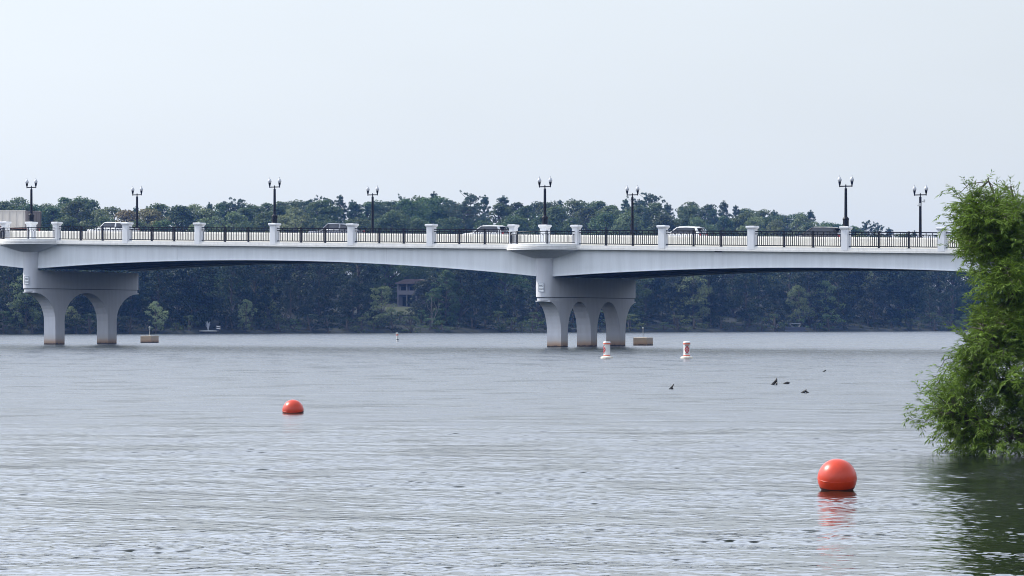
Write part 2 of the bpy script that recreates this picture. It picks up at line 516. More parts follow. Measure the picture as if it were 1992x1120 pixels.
# NO WAKE signs on the pier noses
def sign(u, z, label):
    s = empty('sign', B(u + .10, -0.90, z), -TH)
    tag(s, label, 'sign', 'no wake signs on the piers')
    MB().box(-.31, .31, -.012, .02, -.45, .45).build('panel', 'sign_white', s)
    mb = MB()
    for x0, x1, z0, z1 in ((-.31, .31, .41, .45), (-.31, .31, -.45, -.41), (-.31, -.27, -.41, .41), (.27, .31, -.41, .41)):
        mb.box(x0, x1, -.018, -.012, z0, z1)
    mb.build('border', 'sign_edge', s)
    for txt, size, zz in (('NO', .27, .16), ('WAKE', .19, -.17)):
        vs, fs = text_mesh(txt, size)
        MB().add([(x, -.016 - w, y + zz) for x, y, w in vs], fs).build('lettering', 'black_text', s)
    mb = MB(); mb.box(-.2, .2, .02, .10, -.3, .3).build('bracket', 'galv', s)
sign(0.0, 5.95, 'small white no wake sign on the rounded end of the three-legged middle pier')
sign(-2 * L, 7.08, 'small white no wake sign on the rounded end of the two-legged left pier')

# street lamps
def make_lamp(tall):
    s = empty('street_lamp')
    h = 4.87 if not tall else 5.75
    zb = 0.0
    mb = MB(); n = 8
    if not tall:
        mb.lathe([(.34, 0), (.34, .06), (.30, .10), (.30, .62), (.33, .66), (.33, .74), (.26, .84), (.14, .95)], n=8)
    else:
        mb.lathe([(.33, 0), (.33, .08), (.28, .14), (.30, .34), (.26, .46), (.14, .56)], n=10)
    mb.build('base', 'iron', s)
    zt = h - 1.28
    MB().lathe([(.15, .80 if not tall else .5), (.14, 1.8), (.125, zt), (.06, zt + .05), (.05, zt + .2), (.07, zt + .25), (.05, zt + .34), (.015, zt + .42)], n=12).build('pole', 'iron', s, True)
    za = zt + .22
    mb = MB(); mb.tube([(-.62, 0, za), (.62, 0, za)], .055, 8)
    for sx in (-1, 1):
        mb.lathe([(.05, za - .08), (.06, za + .02), (.06, za + .12), (.09, za + .16), (.13, za + .40), (.15, za + .44)], (sx * .62, 0, 0), 12)
    mb.build('arm', 'iron', s, True)
    for sx in (-1, 1):
        g = MB().lathe([(.12, za + .44), (.18, za + .52), (.20, za + .62), (.17, za + .72), (.13, za + .78)], (sx * .62, 0, 0), 16).build('globe', 'globe', s, True)
        MB().lathe([(.135, za + .782), (.10, za + .84), (.04, za + .88), (.025, za + .93), (.035, za + .96), (.01, za + 1.05)], (sx * .62, 0, 0), 12).build('finial', 'globe_top', g, True)
    return s
lamp_near = make_lamp(False)
lamp_far = make_lamp(True)
NEAR = {-2: 'twin-globe lamp on the left overlook pedestal, beside the beige truck',
        -1: 'twin-globe lamp on a bridge pilaster between the white and the silver pickup trucks',
        0: 'twin-globe lamp on the pedestal of the middle overlook, directly over the three-legged pier',
        1: 'twin-globe lamp on the pilaster beside the dark wagon, near the willow end'}
FAR = {-2: 'tall twin-globe lamp on the far parapet just behind the white pickup truck',
       -1: 'tall twin-globe lamp on the far parapet just right of the silver pickup truck',
       0: 'tall twin-globe lamp on the far parapet just left of the white wagon',
       1: 'tall twin-globe lamp with a camera box on its pole, nearest the willow'}
for i, t in enumerate((-2, -1, 0, 1)):
    o = lamp_near if i == 0 else copy_tree(lamp_near)
    o.location = B(t * L, 0.05 if t % 2 == 0 else 0.0, curb(t * L) + 2.02); o.rotation_euler.z = -TH
    tag(o, NEAR[t], 'street lamp', 'lamps along the near side of the bridge')
for i, t in enumerate((-2, -1, 0, 1)):
    o = lamp_far if i == 0 else copy_tree(lamp_far)
    o.location = B(t * L, 19.62, curb(t * L) + 1.08); o.rotation_euler.z = -TH
    tag(o, FAR[t], 'street lamp', 'lamps along the far side of the bridge')
    if t == 1:
        mb = MB(); mb.box(-.24, .14, -.2, -.10, 3.55, 3.68).box(-.10, .12, -.22, -.06, 3.68, 3.86)
        mb.build('camera_box', 'galv', o)
        mb = MB(); mb.tube([(.1, 0, 3.98), (.52, -.05, 4.05)], .03, 5); mb.box(.38, .50, -.12, .02, 3.92, 4.22)
        mb.build('floodlight', 'galv', o)

# ------------------------------------------------------------------ vehicles
def wheel(parent, x, y, r=.36, w=.24):
    s = 1 if y > 0 else -1
    mb = MB(); n = 20
    def ring(rr, yy): return [(x + rr * math.cos(2 * math.pi * i / n), yy, r + rr * math.sin(2 * math.pi * i / n)) for i in range(n)]
    y0, y1 = y - w / 2, y + w / 2
    mb.rings([ring(r * .6, y0), ring(r * .93, y0), ring(r, y0 + .04), ring(r, y1 - .04), ring(r * .93, y1), ring(r * .6, y1)])
    t = mb.build('wheel', 'tyre', parent, True)
    yo = y1 if s > 0 else y0
    mb = MB(); mb.rings([ring(r * .58, yo - s * .02), ring(r * .55, yo + s * .012), ring(r * .12, yo + s * .02)])
    mb.build('rim', 'rim', t)

def hull(st, name, mat, parent, smooth=True):
    """st: stations (x, [(half width, z), ...]) lofted and mirrored"""
    mb = MB(); rs = []
    for x, sec in st:
        rs.append([(x, y, z) for y, z in sec] + [(x, -y, z) for y, z in reversed(sec)])
    mb.rings(rs)
    return mb.build(name, mat, parent, smooth)

def vehicle(name, kind, mat, u, v, label, cat):
    o = empty(name, B(u, v, curb(u) + 0.25))
    o.rotation_euler = (0, GR, math.pi - TH)
    tag(o, label, cat, 'vehicles driving over the bridge')
    if kind == 'suv':
        Lh, w, belt, roof, hood = 2.38, .95, 1.10, 1.78, 1.06
        xs = (2.38, 2.2, 1.05, -2.15, -2.38); gx = (1.08, .18, -1.75, -2.22)
    elif kind == 'wagon':
        Lh, w, belt, roof, hood = 2.55, .96, 1.08, 1.80, 1.02
        xs = (2.55, 2.3, 1.35, -2.35, -2.55); gx = (1.4, .30, -1.9, -2.42)
    elif kind == 'sedan':
        Lh, w, belt, roof, hood = 2.38, .92, .98, 1.45, .95
        xs = (2.38, 2.2, .95, -1.55, -2.38); gx = (1.0, .2, -.75, -1.65)
    else:
        Lh, w, belt, roof, hood = 2.95, .99, 1.28, 1.92, 1.22
        xs = (2.95, 2.8, 1.25, -.95, -.98); gx = (1.28, .55, -.82, -.97)
    def sec(x, top, k=1.0):
        return [(w * .90 * k, .30), (w * .985 * k, .50), (w * k, .80), (w * .97 * k, top - .06), (w * .90 * k, top)]
    st = [(xs[0], sec(0, hood - .25, .90)), (xs[1], sec(0, hood - .10, .98)), (xs[2], sec(0, hood)), (xs[2] - .06, sec(0, belt)), (xs[3], sec(0, belt)), (xs[4], sec(0, belt - .06, .97))]
    body = hull(st, 'body', mat, o)
    g = [(gx[0], [(w * .90, belt - .03), (w * .86, belt + .012)]), (gx[1], [(w * .90, belt - .03), (w * .74, roof - .06)]), ((gx[1] + gx[2]) / 2, [(w * .90, belt - .03), (w * .75, roof - .035)]), (gx[2], [(w * .90, belt - .03), (w * .73, roof - .07)]), (gx[3], [(w * .90, belt - .03), (w * .80, belt + .05)])]
    hull(g, 'windows', 'glass', o)
    r = [(gx[1] + .10, [(w * .72, roof - .085), (w * .70, roof - .07)]), (gx[1], [(w * .77, roof - .075), (w * .68, roof - .005)]), ((gx[1] + gx[2]) / 2, [(w * .78, roof - .055), (w * .70, roof + .015)]), (gx[2], [(w * .76, roof - .085), (w * .68, roof - .01)]), (gx[2] - .16, [(w * .73, roof - .12), (w * .66, roof - .07)])]
    hull(r, 'roof', mat, o)
    for s in (-1, 1):
        MB().tube([(gx[0], s * w * .875, belt - .01), (gx[1] + .05, s * w * .755, roof - .05)], [.05, .045], 6).build('pillar', mat, o, True)
        mb = MB(); mb.tube([(gx[3] + .06, s * w * .85, belt - .01), (gx[2] - .08, s * w * .745, roof - .08)], [.09, .06], 6)
        if kind in ('suv', 'wagon'):
            mb.tube([(gx[3] + .22, s * w * .85, belt - .01), (gx[2] + .02, s * w * .745, roof - .08)], [.10, .07], 6)
        mb.build('pillar', mat, o, True)
    for s in (-1, 1):
        MB().box(gx[0] - .22, gx[0] - .08, s * (w + .13) - .09, s * (w + .13) + .09, belt - .02, belt + .15).build('mirror', mat if kind != 'wagon' else 'trim', o)
        MB().box(xs[1] + .02, xs[0] - .02, s * w * .72 - .17, s * w * .72 + .17, hood - .30, hood - .17).build('headlight', 'head', o)
        MB().box(-Lh - .012, -Lh + .12, s * w * .80 - .12, s * w * .80 + .14, belt - (.20 if kind != 'sedan' else .26), belt + (.02 if kind in ('suv', 'wagon') else -.04)).build('taillight', 'tail', o)
        if kind in ('suv', 'wagon'):
            mb = MB(); mb.tube([(gx[1] - .1, s * w * .62, roof + .035), (gx[2] + .1, s * w * .62, roof + .035)], .022, 5).build('roof_rail', 'galv', o)
    MB().box(Lh - .10, Lh + .04, -w * .85, w * .85, .34, .58).build('bumper', mat if kind != 'pickup' else 'trim', o)
    MB().box(-Lh - .05, -Lh + .1, -w * .85, w * .85, .36, .60).build('bumper', mat if kind != 'pickup' else 'trim', o)
    if kind in ('suv', 'wagon'):
        # spoiler and dark rear glass
        MB().box(gx[2] - .42, gx[2] - .10, -w * .66, w * .66, roof - .10, roof - .05).build('spoiler', mat, o)
    if kind == 'pickup':
        bed = MB()
        bed.box(-2.9, -1.0, -w * .97, -w * .90, .48, 1.26).box(-2.9, -1.0, w * .90, w * .97, .48, 1.26)
        bed.box(-2.95, -2.88, -w * .95, w * .95, .48, 1.25).box(-2.88, -1.0, -w * .899, w * .899, .62, .68)
        bed.box(-1.06, -1.0, -w * .899, w * .899, .68, 1.22)
        bed.build('bed', mat, o)
    wb = {'suv': 1.38, 'wagon': 1.52, 'sedan': 1.40, 'pickup': 1.82}[kind]
    for x in (wb, -wb):
        for s in (-1, 1):
            wheel(o, x, s * (w - .13))
    return o

def place(px_front, v, half):
    return u_at(px_front, v - .95) + half
vehicle('pickup_truck', 'pickup', 'car_white', place(168, 5.4, 2.95), 5.4, 'white crew-cab pickup truck driving left, behind the railing right of the beige truck', 'pickup truck')
vehicle('pickup_truck', 'pickup', 'car_silver', place(599, 5.4, 2.95), 5.4, 'silver crew-cab pickup truck driving left between two white pilasters', 'pickup truck')
vehicle('car', 'suv', 'car_pale', place(898, 5.4, 2.38), 5.4, 'pale silver car driving left, just left of the middle overlook', 'car')
vehicle('car', 'suv', 'car_white', place(1277, 5.4, 2.38), 5.4, 'white car with bright red tail lamp driving left, right of the middle overlook', 'car')
vehicle('car', 'wagon', 'car_dark', place(1536, 5.4, 2.55), 5.4, 'dark grey long car driving left toward the lamp near the willow', 'car')
uu = u_at(1672, 9.1 + .9) - 2.38
vehicle('car', 'sedan', 'car_red', uu, 9.1, 'dark red low car mostly hidden behind the dark grey long car', 'car')

# the beige truck at the left edge
def truck():
    ur = -68.5
    o = empty('truck', B(ur, 5.35, curb(ur) + .25)); o.rotation_euler = (0, GR, math.pi - TH)
    tag(o, 'beige box-bodied truck at the left edge of the bridge with a shaded ribbed tailgate', 'truck', 'vehicles driving over the bridge')
    Ln, w, z0, z1 = 6.4, 1.36, 1.22, 3.18
    MB().box(.06, Ln, -w, w, z0, z1 - .1).build('cargo_box', 'truck_side', o)
    mb = MB()
    for s in (-1, 1):
        mb.box(.0, Ln, s * w - .04, s * w + .04, z1 - .1, z1)
        for k in range(7):
            x = .35 + k * 1.0
            mb.box(x - .03, x + .03, s * (w + .015) - .02, s * (w + .015) + .02, z0, z1 - .1)
    mb.build('top_rail', 'truck_side', o)
    MB().box(0, Ln, -w - .03, w + .03, z0 - .10, z0 - .002).build('side_rail', 'truck_rail', o)
    mb = MB(); mb.box(-.04, .055, -w, w, z0, z1 - .12).build('tailgate', 'truck_rear', o)
    mb = MB()
    for y in (-w + .04, -.68, 0, .68, w - .04):
        mb.box(-.11, -.04, y - .05, y + .05, z0, z1 - .04)
    mb.box(-.10, -.04, -w, w, z1 - .16, z1 - .04)
    mb.build('tailgate_rib', 'truck_rear', o)
    MB().box(-.2, Ln + 1.9, -.45, .45, .72, 1.11).build('chassis', 'trim', o)
    hull([(Ln + 2.1, [(1.05, .6), (1.1, 1.2), (1.02, 1.65)]), (Ln + 1.6, [(1.12, .55), (1.18, 1.2), (1.0, 2.45)]), (Ln + .15, [(1.12, .55), (1.18, 1.2), (1.05, 2.6)])], 'cab', 'car_white', o)
    MB().box(Ln + .5, Ln + 1.3, -1.19, 1.19, 1.6, 2.2).build('windows', 'glass', o)
    for x in (.9, 2.1, Ln + 1.3):
        for s in (-1, 1):
            wheel(o, x, s * 1.0, .5, .3)
    for s in (-1, 1):
        MB().box(-.14, -.06, s * 1.1 - .12, s * 1.1 + .12, .9, 1.1).build('taillight', 'tail', o)
truck()

# ------------------------------------------------------------------ water
def build_water():
    rr = [3.0]
    while rr[-1] < 1300:
        r = rr[-1]
        g = 0.012 if r < 25 else 0.00095 if r < 70 else 0.0014 if r < 300 else 0.003 if r < 360 else 0.006
        rr.append(r * (1 + g))
    rr = np.array(rr)
    fine = np.linspace(-R(11.6), R(11.6), 640)
    coarse = np.concatenate([np.linspace(R(11.68), R(23), 130), np.geomspace(R(23.6), R(100), 26)])
    ph = np.concatenate([-coarse[::-1], fine, coarse])
    Rg, Pg = np.meshgrid(rr, ph, indexing='ij')
    X = Rg * np.sin(Pg); Y = Rg * np.cos(Pg)
    dr = np.gradient(rr)[:, None] * np.ones_like(Pg)
    dl = Rg * np.gradient(ph)[None, :]
    sp = np.maximum(dr, dl)
    rg = np.random.RandomState(3)
    Z = np.zeros_like(X); var = np.zeros_like(X); n = 130
    # gusts: ripples stronger in some patches
    gn = np.zeros_like(X)
    for i in range(26):
        lam = math.exp(rg.uniform(math.log(1.6), math.log(16))); d = rg.uniform(0, 6.28)
        fd = np.clip((lam / sp - 1.5) / 1.5, 0, 1)
        gn += fd * np.sin(2 * math.pi / lam * (math.cos(d) * X + math.sin(d) * Y) + rg.uniform(0, 6.28))
    gust = np.clip(1 + .30 * gn / math.sqrt(13), .5, 1.6)
    for i in range(n):
        lam = math.exp(rg.uniform(math.log(.11), math.log(.46))) if i % 6 else math.exp(rg.uniform(math.log(.46), math.log(2.6)))
        d = R(100) + rg.normal(0, R(80))                     # wind from the left rear toward the camera
        kx, ky = math.cos(d) * 2 * math.pi / lam, math.sin(d) * 2 * math.pi / lam
        slope = SLOPE * math.sqrt(2 / n) * (1.0 if lam < .46 else 0.75)
        a = slope * lam / (2 * math.pi)
        fade = np.clip((lam / sp - 1.7) / 1.7, 0, 1)
        q = kx * X + ky * Y + rg.uniform(0, 6.28)
        s = np.sin(q)
        Z += a * fade * (s + .2 * np.cos(2 * q)) * gust
        var += .5 * (slope * gust) ** 2 * (1 - fade ** 2)
    rough = np.sqrt(np.clip(np.sqrt(2 * var) * .95, 0, 1) + .0012)
    Y = Y - np.clip(4.2 * Z, -.2, .2)                                        # crests lean toward the lee side: short steep faces, long gentle backs
    nr, npn = X.shape
    V = np.stack([X, Y, Z], -1).reshape(-1, 3).astype(np.float32)
    idx = np.arange(nr * npn).reshape(nr, npn)
    Fq = np.stack([idx[:-1, :-1], idx[:-1, 1:], idx[1:, 1:], idx[1:, :-1]], -1).reshape(-1, 4)[:, ::-1]
    me = bpy.data.meshes.new('water')
    me.vertices.add(len(V)); me.vertices.foreach_set('co', V.ravel())
    me.loops.add(Fq.size); me.loops.foreach_set('vertex_index', Fq.ravel().astype(np.int32))
    me.polygons.add(len(Fq)); me.polygons.foreach_set('loop_start', (np.arange(len(Fq)) * 4).astype(np.int32))
    me.polygons.foreach_set('use_smooth', np.ones(len(Fq), dtype=bool))
    me.update(calc_edges=True); me.validate()
    at = me.attributes.new('wave_roughness', 'FLOAT', 'POINT')
    at.data.foreach_set('value', rough.ravel().astype(np.float32))
    m, nt, b = new_mat('lake_water')
    b.inputs['Base Color'].default_value = (0.010, 0.014, 0.009, 1)
    b.inputs['IOR'].default_value = 1.333
    an = N(nt, 'ShaderNodeAttribute'); an.attribute_name = 'wave_roughness'
    nt.links.new(an.outputs['Fac'], b.inputs['Roughness'])
    # capillary ripples below the mesh's resolution
    ge = N(nt, 'ShaderNodeNewGeometry')
    no = N(nt, 'ShaderNodeTexNoise'); no.inputs['Scale'].default_value = 9; no.inputs['Detail'].default_value = 2
    nt.links.new(ge.outputs['Position'], no.inputs['Vector'])
    bp = N(nt, 'ShaderNodeBump'); bp.inputs['Strength'].default_value = .10; bp.inputs['Distance'].default_value = .02
    nt.links.new(no.outputs['Fac'], bp.inputs['Height']); nt.links.new(bp.outputs['Normal'], b.inputs['Normal'])
    me.materials.append(m)
    o = bpy.data.objects.new('water', me); COL.objects.link(o)
    tag(o, 'rippled grey lake water', None, None, 'structure')
SLOPE = 0.050
build_water()

# ------------------------------------------------------------------ buoys and things in the water
def ball(px, py, dia_px, sub, label):
    d = dist_w(py); r = dia_px / 2 / F * d
    o = empty('mooring_buoy', ((px - HX) / F * d, d, r * sub))
    tag(o, label, 'buoy', 'orange ball buoys')
    o.rotation_euler = (R(8), R(-6), R(30))
    MB().lathe([(max(.001, r * math.cos(a)), r * math.sin(a)) for a in np.linspace(-math.pi / 2, math.pi / 2, 33)], n=48).build('ball', 'orange', o, True)
    MB().lathe([(r * 1.001, -.006), (r * 1.008, -.004), (r * 1.008, .004), (r * 1.001, .006)], n=48, cap=False).build('seam', 'orange', o, True)
    # slime ring round the waterline
    s = -sub
    pr = [(r * 1.003 * math.cos(a), r * 1.003 * math.sin(a)) for a in np.linspace(math.asin(max(-.95, s - .2)), math.asin(s + .20), 8)]
    q = MB().lathe(pr, n=48, cap=False).build('waterline_scum', paint('scum', (0.09, 0.022, 0.014), .6, .5, 9), o, True)
    q.rotation_euler = Matrix.Rotation(0, 3, 'X').to_euler()
    q.matrix_parent_inverse = Matrix.Identity(4)
    return o
ball(1628.5, 953, 76, .60, 'large orange ball buoy in the foreground near the willow reflection')
ball(570, 803, 41.5, .25, 'orange ball buoy farther out in the open water, floating half sunk')

def reg_buoy(px, py, rot, label):
    d = dist_w(py)
    o = empty('marker_buoy', ((px - HX) / F * d, d, 0), rot)
    o.rotation_euler.x = R(1.5 if rot == 0 else 0)
    tag(o, label, 'buoy', 'white marker buoys with orange bands')
    MB().lathe([(.30, -.25), (.41, -.16), (.435, -.02), (.435, .07), (.41, .12), (.27, .15)], n=32).build('float_collar', 'dirty_white', o, True)
    p = MB().lathe([(.235, .151), (.235, .20), (.23, .22), (.225, .60), (.23, .98), (.235, 1.0), (.25, 1.08), (.25, 1.13), (.22, 1.17)], n=28)
    p.build('post', 'white_plastic', o, True)
    for z0, z1, r in ((.19, .25, .241), (.98, 1.065, .247)):
        MB().lathe([(r, z0), (r, z1)], n=28, cap=False).build('band', 'orange_band', o, True)
    # diamond wrapped on the post, with a cross in it, and black words above and below
    def wrap(mb, rr):
        return mb.map(lambda q: Vector((rr * math.sin(q.x / rr), -rr * math.cos(q.x / rr), q.z)))
    mb = MB()
    def line(a, b, t, n=6):
        a, b = Vector(a), Vector(b); dd = (b - a).normalized(); nn = Vector((-dd.y, dd.x)) * t / 2
        for i in range(n):
            p0 = a + (b - a) * i / n; p1 = a + (b - a) * (i + 1) / n
            mb.add([(p0.x + nn.x, 0, p0.y + nn.y), (p0.x - nn.x, 0, p0.y - nn.y), (p1.x - nn.x, 0, p1.y - nn.y), (p1.x + nn.x, 0, p1.y + nn.y)], [(0, 1, 2, 3)])
    dm = [(0, .85), (.17, .62), (0, .39), (-.17, .62)]
    for i in range(4): line(dm[i], dm[(i + 1) % 4], .075)
    line((-.085, .53), (.085, .71), .045); line((-.085, .71), (.085, .53), .045)
    wrap(mb, .243).build('diamond', paint('red_diamond', (.5, .03, .03), .5), o)
    for txt, size, zz in (('BOATS', .085, .90), ('KEEP OUT', .062, .33)):
        vs, fs = text_mesh(txt, size)
        wrap(MB().add([(x, 0, y + zz) for x, y, w in vs], fs), .245).build('lettering', 'black_text', o)
    return o
reg_buoy(1180.5, 697, R(-68), 'white marker buoy in front of the pier legs, its diamond turned aside')
reg_buoy(1336, 697, 0, 'white marker buoy in open water facing us with its red diamond')
d = dist_w(664)
o = empty('channel_marker', ((773.5 - HX) / F * d, d, 0)); o.rotation_euler = (0, R(-4), 0)
tag(o, 'tiny leaning white marker far out between the two piers', 'buoy')
MB().lathe([(.15, -.2), (.15, .3), (.14, .95), (.16, 1.0), (.16, 1.08), (.1, 1.12)], n=14).build('post', 'white_plastic', o, True)
MB().lathe([(.158, .78), (.158, .90)], n=14, cap=False).build('band', 'orange_band', o, True)
MB().lathe([(.158, .2), (.158, .28)], n=14, cap=False).build('band', 'trim', o, True)

def block(px, py, label):
    d = dist_w(py)
    o = empty('mooring_block', ((px - HX) / F * d, d, 0), -TH)
    tag(o, label, 'concrete block', 'concrete blocks behind the piers')
    mb = MB(); mb.rings([[(-.8, -.75, -1), (.8, -.75, -1), (.8, .75, -1), (-.8, .75, -1)], [(-.8, -.75, .80), (.8, -.75, .80), (.8, .75, .80), (-.8, .75, .80)], [(-.76, -.71, .84), (.76, -.71, .84), (.76, .71, .84), (-.76, .71, .84)]])
    mb.build('block', 'block', o)
    MB().lathe([(.12, .84), (.12, .87), (.04, .9), (.035, 1.75)], n=8).build('post', 'galv', o)
    MB().lathe([(.05, 1.75), (.1, 1.8), (.1, 1.9), (.04, 1.95)], n=10).build('light', 'galv', o)
block(1251, 671.5, 'square concrete block with a short light post, right of the three-legged pier')
block(291, 666.5, 'square concrete block with a short light post, right of the two-legged pier')

def snag(px, py, pts, label, rad):
    d = dist_w(py); k = d / F
    o = MB()
    for ps, rr in zip(pts, rad):
        o.tube([(x * k, dy, z * k) for x, dy, z in ps], [r * k for r in rr], 7)
    b = o.build('driftwood', 'wood_wet', None, True, ((px - HX) / F * d, d, 0))
    r = random.Random(px)
    for v in b.data.vertices:
        v.co += Vector((r.uniform(-1, 1), r.uniform(-1, 1), r.uniform(-1, 1))) * .6 * k
    tag(b, label, 'driftwood', 'driftwood poking out of the water')
snag(1306, 757, [[(-6, 0, -3), (-1, 0, 1.5), (3, 0, 8), (4.5, 0, 10)], [(-4, 0, -2), (2, 0, 1.5), (3, 0, 3)]], 'thin spiky driftwood stub standing alone on the left', [[2.5, 2.3, 1.1, .4], [2, 2, 1.2]])
snag(1507, 748, [[(-7, 0, -3), (-2, 0, 2), (3, 0, 8), (4, .05, 12.5)], [(3.5, 0, -3), (3.8, .1, 5), (4, .05, 11)]], 'tall pointed driftwood stub, biggest of the five', [[3, 3, 2.2, .7], [2.2, 1.8, 1]])
snag(1530, 747, [[(-8, 0, -1.5), (-3, 0, 1), (2, 0, 2.2), (5.5, 0, 1.5)]], 'low rounded driftwood lump just right of the tall pointed stub', [[1, 2, 3, 2.4]])
snag(1565, 764, [[(-8, 0, -1), (-2, 0, 1.5), (2, 0, 4), (3.5, 0, 7)], [(1, 0, 4), (6, 0, 1.5), (8, 0, -1)]], 'two-humped driftwood stub, nearest of the five', [[1.2, 2.3, 2, .7], [1.5, 2, 1.5]])
snag(1603, 723, [[(-4, 0, -1), (0, 0, 1), (4, 0, 3)]], 'tiny driftwood stub farthest out, toward the willow', [[1, 1.6, .5]])

# ------------------------------------------------------------------ far bank
P0 = Vector((-102.5, 572)); P1 = Vector((118.5, 772))
ES = (P1 - P0).normalized(); NS = Vector((-ES.y, ES.x))

def gz(s):
    return float(np.interp(s, [-30, -1, 0, 1.2, 8, 22, 40, 62, 95, 130, 260, 520], [-2.5, -.6, -.15, .55, 1.3, 3.2, 6.2, 8.6, 11.5, 14, 16, 17]))

def bank_pt(px, s):
    """point on the far bank seen at photo column px, s metres inland of the waterline"""
    k = (px - HX) / F
    Q = P0 + NS * s
    q = (k * Q.y - Q.x) / (ES.x - k * ES.y)
    p = Q + ES * q
    return Vector((p.x, p.y, gz(s)))

def build_terrain():
    ss = [-30, -8, -1, 0, 1.2, 4, 8, 15, 22, 31, 40, 51, 62, 78, 95, 112, 130, 190, 260, 400, 520]
    qs = np.linspace(-420, 760, 160)
    vs, fs = [], []
    r = random.Random(5)
    for s in ss:
        for q in qs:
            wob = 1.6 * math.sin(q * .09) + 1.0 * math.sin(q * .23 + 1)
            p = P0 + ES * float(q) + NS * (s + wob * (1 if s < 60 else 0))
            vs.append((p.x, p.y, gz(s) + (r.uniform(-.25, .25) if s > 3 else 0)))
    n = len(qs)
    for i in range(len(ss) - 1):
        for j in range(n - 1):
            fs.append((i * n + j, i * n + j + 1, (i + 1) * n + j + 1, (i + 1) * n + j))
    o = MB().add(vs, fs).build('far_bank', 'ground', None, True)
    tag(o, 'wooded far bank rising from the lake', None, None, 'structure')
build_terrain()

# ---- tree prototypes -------------------------------------------------------
def leaf_cloud(centres, per, size, seed, flat=.75, up=.35, spiky=False):
    """leaf-clump quads scattered through the shells of ellipsoid clumps; centres: (x,y,z,r)"""
    rg = np.random.RandomState(seed)
    C = np.array(centres)
    k = np.repeat(np.arange(len(C)), np.maximum(4, (per * C[:, 3] ** 2).astype(int)))
    n = len(k)
    d = rg.normal(size=(n, 3)); d /= np.linalg.norm(d, axis=1)[:, None]
    d[:, 2] = np.where((d[:, 2] < 0) & (rg.rand(n) < .55), -d[:, 2], d[:, 2])
    rad = C[k, 3] * (rg.uniform(.45, 1.08, n) ** .6)
    p = C[k, :3] + d * rad[:, None] * np.array([1, 1, flat])
    nor = d + rg.normal(size=(n, 3)) * .65 + np.array([0, 0, up]); nor /= np.linalg.norm(nor, axis=1)[:, None]
    t = np.cross(nor, rg.normal(size=(n, 3))); t /= np.linalg.norm(t, axis=1)[:, None]
    b = np.cross(nor, t)
    s = size * rg.uniform(.6, 1.35, n)[:, None]
    e = rg.uniform(.45, .8, n)[:, None]
    if spiky:                                            # needle sprays point outward and up
        t = d * .8 + np.array([0, 0, .7]) + rg.normal(size=(n, 3)) * .35; t /= np.linalg.norm(t, axis=1)[:, None]
        b = np.cross(t, rg.normal(size=(n, 3))); b /= np.linalg.norm(b, axis=1)[:, None]
        nor = np.cross(t, b); e = e * .5
    q = [p - t * s * .5, p - b * s * e * .5 + nor * s * .08, p + t * s * .5, p + b * s * e * .5 + nor * s * .08]
    V = np.stack(q, 1).reshape(-1, 3)
    Fq = np.arange(n * 4).reshape(n, 4)
    return V, Fq

def np_mesh(name, V, Fq, mat):
    me = bpy.data.meshes.new(name)
    me.vertices.add(len(V)); me.vertices.foreach_set('co', V.astype(np.float32).ravel())
    me.loops.add(Fq.size); me.loops.foreach_set('vertex_index', Fq.ravel().astype(np.int32))
    me.polygons.add(len(Fq)); me.polygons.foreach_set('loop_start', (np.arange(len(Fq)) * Fq.shape[1]).astype(np.int32))
    me.update(calc_edges=True)
    me.materials.append(M[mat])
    return me

def proto_broad(seed, h, w, low, mat, bark='bark', ncl=52, size=.46, per=46):
    r = random.Random(seed)
    cs = []
    lean = (r.uniform(-.6, .6), r.uniform(-.6, .6))
    for i in range(ncl):
        z = low + (h - low) * (i + .5) / ncl
        f = (z - low) / (h - low)
        env = (math.sin(math.pi * min(1, f * .86 + .14)) ** .62) * w / 2 * (1 + .22 * math.sin(seed + f * 9))
        a = r.uniform(0, 6.283); rr = env * math.sqrt(r.uniform(.12, 1)) * r.uniform(.85, 1.15)
        cs.append((lean[0] * f + rr * math.cos(a), lean[1] * f + rr * math.sin(a), min(z + r.uniform(-.8, .8), h - .8), r.uniform(.55, 1.35) * w / 9))
    V, Fq = leaf_cloud(cs, per, size, seed)
    crown = np_mesh('crown', V, Fq, mat)
    tb = MB()
    tb.tube([(0, 0, -1), (lean[0] * .2, lean[1] * .2, low), (lean[0] * .5, lean[1] * .5, (h + low) / 2), (lean[0], lean[1], h * .9)], [.34, .27, .17, .04], 7)
    for i in range(0, ncl, 3):
        x, y, z, q = cs[i]
        z0 = max(low * .7, z - 2.4)
        tb.tube([(lean[0] * z0 / h, lean[1] * z0 / h, z0), (x * .6, y * .6, z - .9), (x, y, z)], [.12, .07, .02], 5)
    t = tb.build('trunk', bark)
    me = t.data; bpy.data.objects.remove(t)
    return crown, me, h, w

